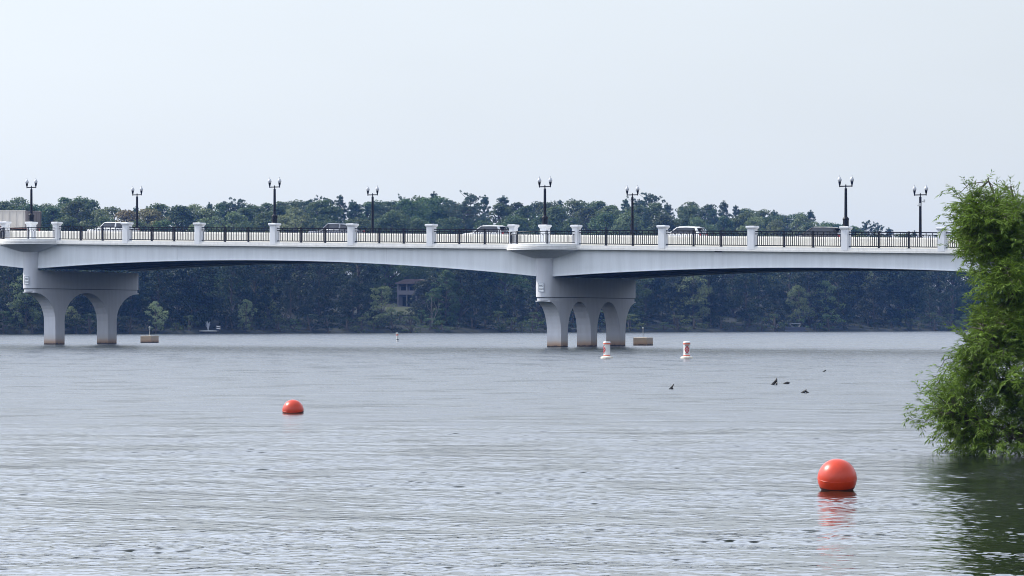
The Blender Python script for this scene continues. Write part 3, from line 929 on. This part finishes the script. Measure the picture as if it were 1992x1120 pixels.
def proto_pine(seed, h, w, cone=False):
    r = random.Random(seed); cs = []
    tb = MB(); tb.tube([(0, 0, -1), (0, 0, h * .5), (0, 0, h * .98)], [.3, .2, .05], 7)
    z = h * .2
    while z < h * .97:
        f = (z - h * .2) / (h * .8)
        env = w / 2 * (min(1, .5 + f * 1.8) * (1.0 - max(0, f - .3) ** 1.5 * 1.1)) + .35
        if cone: env = w / 2 * (1 - f) ** .8 + .15
        a0 = r.uniform(0, 6.28)
        for k in range(6):
            if r.random() < .2: continue
            a = a0 + k * 1.0472 + r.uniform(-.4, .4)
            ln = env * (r.uniform(.65, 1.2) if cone else r.uniform(.45, 1.3))
            tip = (ln * math.cos(a), ln * math.sin(a), z + ln * r.uniform(.15, .65))
            tb.tube([(0, 0, z), (tip[0] * .55, tip[1] * .55, z + (tip[2] - z) * .35), tip], [.08, .05, .02], 4)
            for q in ((.45, .72, 1.0) if f < .75 else (.7, 1.0)):
                cs.append((tip[0] * q + r.uniform(-.25, .25), tip[1] * q + r.uniform(-.25, .25), z + (tip[2] - z) * q + r.uniform(-.05, .25), (r.uniform(.30, .55) if cone else r.uniform(.36, .64)) * (1.05 - .25 * f)))
        z += r.uniform(.6, .95) if cone else r.uniform(.8, 1.3)
    cs += [(0, 0, h - .3, .3), (.1, 0, h - .8, .45), (-.2, .1, h - 1.4, .55), (.2, -.1, h - 2, .6)]
    V, Fq = leaf_cloud(cs, 270, .42, seed, .75, .2, True)
    crown = np_mesh('crown', V, Fq, 'needle')
    t = tb.build('trunk', 'bark'); me = t.data; bpy.data.objects.remove(t)
    return crown, me, h, w

def proto_dead(seed, h, w):
    r = random.Random(seed); tb = MB()
    def grow(p, d, ln, rad, lv):
        p = Vector(p); pts = [p]
        for k in range(3):
            d = (d + Vector((r.uniform(-.2, .2), r.uniform(-.2, .2), r.uniform(0, .15)))).normalized()
            p = p + d * ln / 3; pts.append(p)
        tb.tube(pts, [rad, rad * .85, rad * .7, rad * .5], 5)
        if lv:
            for k in range(3 if lv > 1 else 4):
                q = pts[r.randint(1, 3)]
                grow(q, (d + Vector((r.uniform(-.8, .8), r.uniform(-.5, .5), r.uniform(0, .3)))).normalized(), ln * .62, rad * .55, lv - 1)
    grow((0, 0, -.5), Vector((.1, 0, 1)), h * .45, .22, 3)
    t = tb.build('trunk', 'bark_pale'); me = t.data; bpy.data.objects.remove(t)
    return None, me, h, w

PR = {
    'dark': [proto_broad(11, 16, 10, .5, 'leaf_shaded', ncl=111, per=66, size=.40), proto_broad(12, 17, 9, .8, 'leaf_shaded', ncl=99, per=66, size=.40), proto_broad(13, 15, 11, .4, 'leaf_shaded', ncl=126, per=66, size=.40), proto_broad(14, 16, 9.5, .6, 'leaf_shaded', ncl=105, per=66, size=.40)],
    'mid': [proto_broad(21, 16, 10, .6, 'leaf_lit', ncl=108, per=66, size=.40), proto_broad(22, 17, 9.5, 1.0, 'leaf_lit', ncl=96, per=66, size=.40), proto_broad(23, 15, 11, .5, 'leaf_lit', ncl=120, per=66, size=.40), proto_broad(24, 16, 10, .8, 'leaf_lit', ncl=105, per=66, size=.40)],
    'light': [proto_broad(31, 12, 8, 1.0, 'leaf_light', ncl=56, per=60, size=.40), proto_broad(32, 13, 9, 1.6, 'leaf_light', ncl=60, per=56, size=.40)],
    'pale': [proto_broad(35, 12, 8.5, 2.2, 'leaf_pale', ncl=46, per=60, size=.40)],
    'olive': [proto_broad(41, 15, 10, 2, 'leaf_olive', ncl=80, per=60, size=.40)],
    'pine': [proto_pine(51, 20, 8.5), proto_pine(52, 20, 8.5, True), proto_pine(53, 20, 9.5), proto_pine(54, 20, 7.4, True), proto_pine(55, 20, 10, True)],
    'shrub': [proto_broad(61, 5, 6, .2, 'leaf_lit', ncl=20, size=.38, per=60), proto_broad(62, 5, 7, .1, 'leaf_shaded', ncl=24, size=.38, per=56), proto_broad(63, 5, 5, .2, 'leaf_light', ncl=16, size=.36, per=52)],
    'dead': [proto_dead(71, 12, 5), proto_dead(72, 12, 4)],
}
KIND = {'dark': ('deciduous_tree', 'dark green leafy tree'), 'mid': ('deciduous_tree', 'green leafy tree'), 'light': ('deciduous_tree', 'pale green leafy tree'),
        'olive': ('deciduous_tree', 'yellowish olive tree'), 'pale': ('deciduous_tree', 'small pale sage tree'), 'pine': ('pine_tree', 'dark ragged pine'), 'shrub': ('shrub', 'low bush'), 'dead': ('dead_tree', 'bare pale dead tree')}
TREES = []

def put_tree(kind, px, s, top_py, row, rs=None, wide=1.0, idx=None):
    rs = rs or rnd
    p = bank_pt(px, s)
    ztop = CH + (HY - top_py) / F * p.y
    hgt = max(2.0, ztop - p.z)
    crown, trunk, h, w = PR[kind][rs.randrange(len(PR[kind])) if idx is None else idx]
    k = hgt / h
    name, txt = KIND[kind]
    o = empty(name, p, rs.uniform(0, 6.28))
    kw = k * wide * rs.uniform(.9, 1.15)
    kw = min(kw, k * 1.5, 1.55) if kind != 'shrub' else kw
    o.scale = (kw, kw, k)
    for nm, me in (('trunk', trunk), ('crown', crown)):
        if me is None: continue
        c = bpy.data.objects.new(nm, me); COL.objects.link(c); c.parent = o
    TREES.append((row, px, txt, o, kind))
    return o

SKY = [(-200, 392), (0, 384), (25, 381), (75, 397), (115, 385), (140, 373), (165, 380), (200, 402), (260, 396), (330, 391), (400, 399), (440, 386), (480, 396), (520, 384), (560, 391), (620, 381), (680, 383), (740, 386), (800, 380), (850, 377), (885, 391), (930, 380), (985, 386), (1030, 387), (1080, 386), (1160, 384), (1215, 393), (1270, 383), (1320, 395), (1365, 385), (1400, 397), (1440, 396), (1480, 401), (1540, 411), (1580, 414), (1610, 426), (1650, 431), (1690, 437), (1740, 447), (1800, 458), (1860, 472), (2100, 500)]
def sky(px):
    return float(np.interp(px, [a for a, b in SKY], [b for a, b in SKY]))

r1 = random.Random(101)
HOUSE = (752, 835)
# skyline row
px = -40
while px < 1900:
    if px < 420: kd = r1.choice(['mid', 'mid', 'mid', 'light', 'pine', 'olive' if 100 < px < 220 else 'dark'])
    else: kd = r1.choice(['pine', 'pine', 'pine', 'mid', 'mid'])
    put_tree(kd, px, 128 + r1.uniform(-10, 10), sky(px) + (r1.uniform(2, 10) if kd != 'pine' else r1.uniform(-9, 6)), 'sky', r1, 1.15 if kd != 'pine' else r1.uniform(.7, 1.0))
    px += r1.uniform(20, 36)
# upper slope rows whose crowns fill the band over the railing
px = -50
while px < 1860:
    kd = r1.choice(['mid', 'mid', 'mid', 'light', 'pine', 'mid']) if px > 420 else r1.choice(['mid', 'olive', 'light', 'mid', 'mid'])  # mostly the foliage copy with sunlight in its colour
    put_tree(kd, px, 92 + r1.uniform(-9, 9), sky(px) + r1.uniform(5, 18), 'upper', r1, 1.25)
    px += r1.uniform(42, 66)
px = -60
while px < 1800:
    kd = r1.choice(['mid', 'light', 'mid', 'mid', 'light'])
    put_tree(kd, px, 60 + r1.uniform(-7, 7), max(sky(px) + 22, r1.uniform(408, 430)), 'slope', r1)
    px += r1.uniform(46, 70)
# trees low on the bank, seen under the deck
px = -330
while px < 2420:
    kd = r1.choice(['dark', 'mid', 'dark', 'dark', 'dark', 'dark'])  # mostly the foliage copy with shade in its colour
    if not (HOUSE[0] - 14 < px < HOUSE[1] + 4):
        put_tree(kd, px, 27 + r1.uniform(-5, 6), r1.uniform(462, 492), 'bank', r1, 1.05)
    px += r1.uniform(48, 68)
px = -320
while px < 2420:
    kd = r1.choice(['dark', 'dark', 'dark', 'dark', 'mid', 'dark', 'dark'])
    if not (HOUSE[0] - 20 < px < HOUSE[1] + 10):
        put_tree(kd, px, 11 + r1.uniform(-3, 4), r1.uniform(488, 560) if kd != 'light' else r1.uniform(545, 580), 'water', r1, 1.15)
    px += r1.uniform(44, 74)
# single ones the photo shows clearly
for kd, px, s, ty, idx in (('pale', 303, -.5, 586, 0), ('pale', 478, .5, 582, 0), ('light', 742, 6, 556, 0), ('light', 50, 5, 530, 1), ('light', 140, 4, 596, 1), ('dark', 822, 20, 546, 0), ('dark', 843, 15, 540, 2), ('shrub', 762, 17, 600, 0), ('shrub', 800, 19, 597, 1), ('shrub', 756, 9, 606, 1), ('shrub', 778, 11, 603, 0), ('shrub', 797, 9, 608, 1), ('shrub', 820, 12, 600, 0), ('shrub', 838, 8, 604, 1), ('shrub', 858, 10, 598, 0),
                           ('mid', 866, 9, 524, 1), ('light', 1610, 6, 545, 0), ('light', 1555, 7, 555, 1), ('light', 520, 8, 552, 0), ('light', 1350, 9, 520, 1), ('dead', 841, 7, 555, 0), ('dead', 926, 4, 590, 1)):
    put_tree(kd, px, s, ty, 'water', r1, 1.0, idx)
# bushes along the waterline
px = -40
while px < 2040:
    ty = r1.uniform(606, 628) if not (HOUSE[0] - 5 < px < HOUSE[1]) else r1.uniform(612, 620)
    if not (392 < px < 432):
        put_tree('shrub', px, 1.0 + r1.uniform(-.8, 2), ty, 'edge', r1, r1.uniform(1.0, 1.7), r1.randrange(2))
    px += r1.uniform(20, 38)

px = -40
while px < 2040:
    if not (HOUSE[0] - 5 < px < HOUSE[1]):
        put_tree('shrub', px, 7 + r1.uniform(-2, 3), r1.uniform(596, 616), 'edge2', r1, r1.uniform(1.1, 1.6), r1.randrange(2))
    px += r1.uniform(44, 76)
ORD = ['first', 'second', 'third', 'fourth', 'fifth', 'sixth', 'seventh', 'eighth', 'ninth', 'tenth', 'eleventh', 'twelfth', 'thirteenth', 'fourteenth', 'fifteenth', 'sixteenth', 'seventeenth', 'eighteenth', 'nineteenth', 'twentieth']
LAND_UP = [(-999, 57, 'left of first lamp'), (57, 266, 'between lamps one and two'), (266, 536, 'between lamps two and three'), (536, 727, 'between lamps three and four'), (727, 1058, 'between lamps four and five'), (1058, 1228, 'between lamps five and six'), (1228, 1645, 'between lamps six and seven'), (1645, 1790, 'between the last two lamps'), (1790, 9999, 'right of the last lamp')]
LAND_DN = [(-999, 45, 'left of the two-legged pier'), (45, 270, 'behind the two-legged pier'), (270, 480, 'between left pier and pale tree'), (480, 773, 'between pale tree and tiny marker'), (773, 1045, 'between tiny marker and middle pier'), (1045, 1241, 'behind the middle pier'), (1241, 1548, 'between middle pier and pontoon boat'), (1548, 9999, 'right of the pontoon boat')]
ROWTXT = {'sky': 'on the skyline', 'upper': 'just below the skyline', 'slope': 'low above the railing', 'bank': 'in back row under deck', 'water': 'near the waterline', 'edge': 'at the water edge', 'edge2': 'behind the edge bushes'}
GRP = {'sky': 'trees of the skyline', 'upper': 'trees of the upper slope', 'slope': 'trees just above the railing', 'bank': 'trees behind the waterline row', 'water': 'trees along the far waterline', 'edge': 'bushes along the far water edge', 'edge2': 'taller bushes behind the far water edge'}
bins = {}
for row, px, txt, o, kind in TREES:
    lands = LAND_UP if row in ('sky', 'upper', 'slope') else LAND_DN
    land = next(t for a, b, t in lands if a <= px < b) if -15 <= px < 1985 else 'beyond the left edge' if px < 0 else 'behind the willow'
    bins.setdefault((row, txt, land), []).append((px, o, kind))
for (row, txt, land), lst in bins.items():
    lst.sort(key=lambda q: q[0])
    for i, (px, o, kind) in enumerate(lst):
        pre = (ORD[i] + ' ') if len(lst) > 1 else ''
        tag(o, f'{pre}{txt} {ROWTXT[row]} {land}', 'tree' if kind != 'shrub' else 'bush', GRP[row])

# ---- house, fountain, boat on the far bank --------------------------------
p = bank_pt(800, 38)
sc = p.y / F
h0 = CH + (HY - 590) * sc
hs = empty('house', (p.x, p.y, h0), -R(8)); tag(hs, 'grey house with porch and reddish roof edge among the trees on the far bank', 'house')
q = sc
w = 26 * q
MB().box(-w, w + 3, .8, 7, -2.5, 38 * q).build('wall', 'house_wall', hs)
mb = MB(); mb.prism([(-w - .5, 38 * q), (w + 3.5, 38 * q), (w + 3.2, 40 * q), (w * .6, 47 * q), (-w * .4, 47 * q), (-w - .4, 40 * q)], 'y', -1.5, 7.4).build('roof', 'house_roof', hs)
MB().box(-w, w + 2, -1.2, .8, 17 * q, 19 * q).build('porch_floor', 'house_trim', hs)
mb = MB(); mb.box(-w, w + 2, -1.2, -1.12, 19 * q, 25 * q).build('porch_rail', 'house_trim', hs)
for x in (-w + .15, -w * .28, w * .42, w + 1.5):
    MB().box(x - .14, x + .14, -1.18, -.9, -2, 38 * q).build('post', 'house_trim', hs)
for x in (-w * .62, w * .06, w * .75):
    f = MB().box(x - .75, x + .75, .74, .8, 22 * q, 34 * q).build('window', 'house_trim', hs)
    MB().box(x - .65, x + .65, .72, .74, 23 * q, 33 * q).build('pane', 'glass', f)
f = MB().box(-w * .7, w * .2, .75, .8, -.6, 13 * q).build('door', 'glass', hs)
p2 = bank_pt(790, 30)
mb = MB(); mb.add([tuple(bank_pt(a, s) + Vector((0, 0, .5))) for a, s in ((752, 24), (830, 24), (838, 36), (748, 36))] , [(0, 1, 2, 3)])
tag(mb.build('lawn', 'grass', None), 'patch of lawn below the grey house', None, None, 'structure')

pf = bank_pt(405, -1.6)
d = pf.y
fo = empty('fountain', (pf.x, pf.y, 0)); tag(fo, 'white fountain spraying on a pale rim before the far bank', 'fountain')
MB().lathe([(1.7, -1), (1.7, .45)], n=20).build('plinth', 'trim', fo)
MB().lathe([(1.95, .451), (1.95, .62), (1.2, .68), (.3, .70)], n=24).build('rim', 'galv', fo)
rj = random.Random(4)
mb = MB()
for i in range(30):
    a = rj.uniform(0, 6.28); t = rj.uniform(.15, .75)
    hh = rj.uniform(1.1, 2.0)
    mb.tube([(math.cos(a) * t * f, math.sin(a) * t * .6 * f, .68 + hh * (2 * f - f * f)) for f in (0, .35, .7, 1.0)], [.07, .05, .035, .012], 4)
mb.build('spray', 'spray', fo)
so = empty('shore_sign', (pf.x + 19.5 * d / F, d + .6, 0))
tag(so, 'small dark board with two white stripes beside the fountain', 'sign')
MB().box(-.1, .1, -.05, .05, -.6, 1.0).build('post', 'bark', so)
MB().box(-.5, .5, -.09, -.051, .75, 1.75).build('board', 'trim', so)
for z in (.95, 1.37):
    MB().add([(-.42, -.10, z + .12), (.42, -.10, z - .06), (.42, -.10, z + .10), (-.42, -.10, z + .28)], [(0, 1, 2, 3)]).build('stripe', 'white_plastic', so)

pb = bank_pt(1548, -3.5); d = pb.y
bo = empty('pontoon_boat', (pb.x, d, 0), R(-12)); tag(bo, 'dark pontoon boat with a flat canopy moored at the far bank', 'boat')
for s in (-1, 1):
    MB().tube([(-2.6, s * .9, .1), (2.3, s * .9, .1), (2.8, s * .9, .3)], [.32, .32, .08], 10).build('pontoon', 'canvas', bo, True)
MB().box(-2.6, 2.5, -1.2, 1.2, .4, .52).build('deck', 'boat_hull', bo)
mb = MB()
for x0, x1, y0, y1 in ((-2.5, 2.3, -1.2, -1.14), (-2.5, 2.3, 1.14, 1.2), (2.24, 2.3, -1.1, 1.1), (-2.5, -2.44, -1.1, 1.1)):
    mb.box(x0, x1, y0, y1, .52, 1.12)
mb.build('side_panel', 'boat_hull', bo)
mb = MB(); mb.rings([[(x, -1.15, z), (x, 1.15, z), (x, 1.0, z + .12), (x, -1.0, z + .12)] for x, z in ((-1.5, 1.85), (-.6, 1.98), (.6, 1.98), (1.4, 1.86))]).build('canopy', 'canvas', bo)
mb = MB()
for x in (-1.4, 1.3):
    for y in (-1.1, 1.1):
        mb.tube([(x * .5, y, 1.1), (x, y, 1.88)], .03, 5)
mb.build('canopy_frame', 'galv', bo)
for x in (-1.6, .6):
    MB().box(x - .4, x + .4, .3, .9, .521, 1.1).build('seat', 'canvas', bo)

# ------------------------------------------------------------------ willow on the right
def build_willow():
    D = 55.0
    rg = random.Random(77)
    k = D / F
    base = W(2075, 884, D); base.z = 0.1
    wl = empty('willow', base); tag(wl, 'bright green willow bush overhanging the water at the right edge', 'willow')
    def loc(px, py, dy):
        return W(px, py, D) + Vector((0, dy, 0)) - base
    # outline of the crown: left edge by photo row
    edge = [(330, 1905), (345, 1885), (365, 1872), (400, 1853), (430, 1850), (470, 1862), (505, 1875), (540, 1893), (575, 1898), (610, 1888), (640, 1860), (665, 1846), (700, 1848), (730, 1828), (760, 1815), (800, 1792), (822, 1800), (845, 1822), (872, 1855), (888, 1905)]
    ey = [a for a, b in edge]; ex = [b for a, b in edge]
    twig = MB(); wood = MB()
    LV, LF = [], []
    def leaf(p, d, ln, wd, nrm):
        d = d.normalized(); s = d.cross(nrm).normalized() * wd
        nn = s.cross(d).normalized()
        m = p + d * ln * .42 - nn * ln * .03
        e = p + d * ln - Vector((0, 0, ln * .16))
        o = len(LV)
        LV.extend([p, m + s, m + nn * wd * -.5, m - s, e])
        LF.extend([(o, o + 1, o + 2), (o, o + 2, o + 3), (o + 1, o + 4, o + 2), (o + 2, o + 4, o + 3)])
    # main stems
    stems = []
    for tx, ty, dy in ((1925, 352, .1), (1975, 360, .5), (2050, 330, -.3), (1890, 430, -.4), (1900, 640, -.6), (1850, 800, -.3), (1960, 560, .6), (2100, 420, .2), (1880, 690, .5), (2000, 700, -.7), (1930, 810, .1), (2010, 480, -.5), (1960, 850, -.5)):
        b = Vector((rg.uniform(-.25, .15), rg.uniform(-.4, .4), -.2))
        e = loc(tx, ty, dy)
        mid = Vector((b.x * .5 + e.x * .42, (b.y + e.y) / 2, b.z + (e.z - b.z) * .62))
        pts = []
        for i in range(9):
            t = i / 8
            pts.append(b * (1 - t) ** 2 + mid * 2 * t * (1 - t) + e * t * t)
        wood.tube(pts, [.06 * (1 - t / 9.5) + .006 for t in range(9)], 6)
        stems.append(pts)
    allp = [p for s in stems for p in s[2:]]
    clumps = []
    while len(clumps) < 360:
        n = len(clumps)
        py = rg.uniform(396, 888)
        lo = float(np.interp(py, ey, ex)) + (26 if py < 520 else 34 if py < 640 else 32)
        px = lo + abs(rg.gauss(0, 1)) * 60 if rg.random() < .5 else rg.uniform(lo, 2160)
        if n > 330: px, py = rg.uniform(1885, 2090), rg.uniform(372, 480)
        elif n > 290: px, py = rg.uniform(1950, 2120), rg.uniform(740, 886)
        dy = rg.gauss(0, .6)
        p = loc(px, py, dy)
        if p.z + base.z < .12: continue
        if any((p - q).length < .17 for q, r in clumps[-60:]): continue
        clumps.append((p, rg.uniform(.09, .2)))
    picks = []
    for c, r in clumps:
        for i in range(int(17 * (r / .14) ** 1.6) + 4):
            picks.append((c, c + Vector((rg.gauss(0, r), rg.gauss(0, r), rg.gauss(0, r * 1.05)))))
    for c, p in picks:
        if p.z + base.z < .02: continue
        near = min(allp, key=lambda q: (q - p).length_squared)
        out = (p - near) * .5 + (p - c); out.z *= .6
        if out.length < .05: out = Vector((rg.uniform(-1, 1), rg.uniform(-1, 1), .1))
        out = (out.normalized() + Vector((rg.uniform(-.6, .45), rg.uniform(-.7, .7), rg.uniform(.0, 1.0)))).normalized()
        ln = rg.uniform(.2, .46)
        drp = rg.choice([.0, -.03, -.06, -.10, -.16])
        # twig: arches outward and droops
        pts = []; q = p - out * ln * .5; dd = out.copy()
        ns = 7
        for i in range(ns + 1):
            pts.append(q.copy())
            dd = (dd + Vector((0, 0, drp * (.4 + .35 * i)))).normalized()
            q = q + dd * ln / ns
        if rg.random() < .55:
            twig.tube(pts, [.0045, .004, .004, .0035, .003, .003, .0025, .002], 3, False)
        if rg.random() < .10:
            wood.tube([near, (near + p) / 2 + Vector((0, 0, .05)), pts[0]], [.010, .008, .005], 4)
        for i in range(1, ns + 1):
            for sd in (0, 1):
                if rg.random() < .12: continue
                td = (pts[i] - pts[i - 1]).normalized()
                side = td.cross(Vector((0, 0, 1)))
                if side.length < .1: side = Vector((1, 0, 0))
                side = side.normalized() * (1 if sd else -1)
                ld = (td * rg.uniform(.5, 1.1) + side * rg.uniform(.4, .95) + Vector((rg.uniform(-.3, .3), rg.uniform(-.3, .3), rg.uniform(-.45, .35)))).normalized()
                nm = (Vector((0, 0, 1)) + Vector((rg.uniform(-.6, .6), rg.uniform(-.6, .6), 0))).normalized()
                leaf(pts[i], ld, rg.uniform(.09, .155), rg.uniform(.0095, .0150), nm)
        for sd in range(2):
            leaf(pts[-1], (pts[-1] - pts[-2]) + Vector((rg.uniform(-.04, .04), rg.uniform(-.04, .04), 0)), rg.uniform(.08, .12), .008, Vector((0, -.3, 1)))
    V = np.array([tuple(v) for v in LV]); Fq = np.array(LF)
    me = np_mesh('leaves', V, Fq, 'willow')
    o = bpy.data.objects.new('leaves', me); COL.objects.link(o); o.parent = wl
    wood.build('stem', 'bark', wl, True)
    twig.build('twig', 'bark', wl)
build_willow()

# bank the willow grows from, outside the picture on the right
vs, fs = [], []
xs = [10.5, 11.0, 11.6, 13, 17, 30, 80]; zs = [-.5, .02, .22, .5, .9, 1.3, 1.6]
ys = list(np.linspace(-30, 110, 36))
for x, z in zip(xs, zs):
    for y in ys:
        vs.append((x + (.5 * math.sin(y * .3) if x < 16 else 0) + max(0, (y - 62)) * .35, y, z))
n = len(ys)
for i in range(len(xs) - 1):
    for j in range(n - 1):
        fs.append((i * n + j, i * n + j + 1, (i + 1) * n + j + 1, (i + 1) * n + j))
tag(MB().add(vs, fs).build('near_bank', 'grass', None, True), 'grassy bank on the right', None, None, 'structure')

# ------------------------------------------------------------------ haze
HAZE = 0.00010
mb = MB(); mb.box(-900, 1100, -60, 1500, -3.6, 48)
m, nt, b = new_mat('haze_air'); nt.nodes.remove(b)
pv = N(nt, 'ShaderNodeVolumePrincipled')
pv.inputs['Density'].default_value = HAZE
pv.inputs['Color'].default_value = (0.17, 0.39, 1.0, 1)
pv.inputs['Anisotropy'].default_value = 0.2
nt.links.new(pv.outputs[0], nt.nodes['Material Output'].inputs['Volume'])
hz = mb.build('haze', m); tag(hz, 'thin blue summer haze over the lake', None, None, 'stuff')

# ------------------------------------------------------------------ sun, sky, camera
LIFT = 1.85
SUN = Vector((-.66, .26, .70)).normalized()
el = math.asin(SUN.z); az = math.atan2(SUN.x, SUN.y)      # azimuth from +Y toward +X
w = bpy.data.worlds.new('World'); S.world = w; w.use_nodes = True
nt = w.node_tree
bg = nt.nodes['Background']
sk = N(nt, 'ShaderNodeTexSky', sky_type='NISHITA'); sk.sun_disc = False; sk.sun_elevation = el; sk.sun_rotation = az
sk.air_density = 1.0; sk.dust_density = 4.0; sk.ozone_density = 1.5
bg.inputs['Strength'].default_value = 0.10
# overcast veil: pale grey-blue cloud sheet seen through the clear-sky texture
vl = N(nt, 'ShaderNodeMix', data_type='RGBA'); vl.inputs['Factor'].default_value = 0.82
vl.inputs['B'].default_value = (7.4, 7.95, 8.4, 1)
tcw = N(nt, 'ShaderNodeTexCoord'); spw = N(nt, 'ShaderNodeSeparateXYZ'); nt.links.new(tcw.outputs['Generated'], spw.inputs[0])
rw = N(nt, 'ShaderNodeValToRGB'); rw.color_ramp.interpolation = 'EASE'      # bright bluish band added just above the view to brighten the water
e = rw.color_ramp.elements
e[0].position = 0.115; e[0].color = (1 / 3, 1 / 3, 1 / 3, 1)
e[1].position = 1.0; e[1].color = (1.0 / 3, 1.08 / 3, 1.2 / 3, 1)
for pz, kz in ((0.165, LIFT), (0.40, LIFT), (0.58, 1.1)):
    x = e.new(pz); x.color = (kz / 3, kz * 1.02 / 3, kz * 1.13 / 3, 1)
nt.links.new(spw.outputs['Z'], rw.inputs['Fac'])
# the veil glows toward the sun and is duller away from it
dt = N(nt, 'ShaderNodeVectorMath', operation='DOT_PRODUCT'); dt.inputs[1].default_value = tuple(SUN)
nt.links.new(tcw.outputs['Generated'], dt.inputs[0])
gl = N(nt, 'ShaderNodeMath', operation='MULTIPLY_ADD'); gl.inputs[1].default_value = 0.48; gl.inputs[2].default_value = 0.86
nt.links.new(dt.outputs['Value'], gl.inputs[0])
gm = N(nt, 'ShaderNodeMath', operation='MAXIMUM'); gm.inputs[1].default_value = 0.25
nt.links.new(gl.outputs[0], gm.inputs[0])
ml = N(nt, 'ShaderNodeMath', operation='MULTIPLY'); nt.links.new(gm.outputs[0], ml.inputs[0]); ml.inputs[1].default_value = 3.0
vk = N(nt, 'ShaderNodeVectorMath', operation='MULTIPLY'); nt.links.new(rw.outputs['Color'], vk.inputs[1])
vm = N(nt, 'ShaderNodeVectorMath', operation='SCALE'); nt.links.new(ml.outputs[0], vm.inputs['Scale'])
cn = N(nt, 'ShaderNodeTexNoise'); cn.inputs['Scale'].default_value = 5; cn.inputs['Detail'].default_value = 3
cm = N(nt, 'ShaderNodeMapping'); cm.inputs['Scale'].default_value = (1, 1, 3.5)
nt.links.new(tcw.outputs['Generated'], cm.inputs['Vector']); nt.links.new(cm.outputs['Vector'], cn.inputs['Vector'])
cr = N(nt, 'ShaderNodeMapRange'); cr.inputs['To Min'].default_value = .955; cr.inputs['To Max'].default_value = 1.045
nt.links.new(cn.outputs['Fac'], cr.inputs['Value'])
cv = N(nt, 'ShaderNodeVectorMath', operation='SCALE'); cv.inputs[0].default_value = vl.inputs['B'].default_value[:3]
nt.links.new(cr.outputs['Result'], cv.inputs['Scale']); nt.links.new(cv.outputs['Vector'], vl.inputs['B'])
nt.links.new(sk.outputs['Color'], vl.inputs['A']); nt.links.new(vl.outputs['Result'], vk.inputs[0]); nt.links.new(vk.outputs['Vector'], vm.inputs[0]); nt.links.new(vm.outputs['Vector'], bg.inputs['Color'])

sl = bpy.data.lights.new('sun', 'SUN'); sl.energy = 4.2; sl.angle = R(2.5); sl.color = (1.0, .95, .88)
so = bpy.data.objects.new('sun', sl); COL.objects.link(so)
so.rotation_euler = (-SUN).to_track_quat('-Z', 'Y').to_euler()

cam = bpy.data.cameras.new('camera'); co = bpy.data.objects.new('camera', cam); COL.objects.link(co)
co.location = (0, 0, CH); co.rotation_euler = (R(90), 0, 0)
cam.sensor_width = 36; cam.lens = 36 * F / 1992; cam.shift_y = (HY - 560) / 1992
cam.clip_start = .5; cam.clip_end = 4000
S.camera = co

S.view_settings.view_transform = 'Standard'; S.view_settings.look = 'None'
S.view_settings.exposure = 0.3; S.view_settings.gamma = 1
cy = S.cycles
cy.use_denoising = True; cy.filter_width = 1.0; cy.sample_clamp_indirect = 4; cy.caustics_reflective = False; cy.caustics_refractive = False; cy.use_adaptive_sampling = False
try: cy.denoiser = 'OPENIMAGEDENOISE'
except Exception: pass
cy.max_bounces = 6; cy.diffuse_bounces = 3; cy.glossy_bounces = 3; cy.transmission_bounces = 3; cy.volume_bounces = 0; cy.transparent_max_bounces = 8
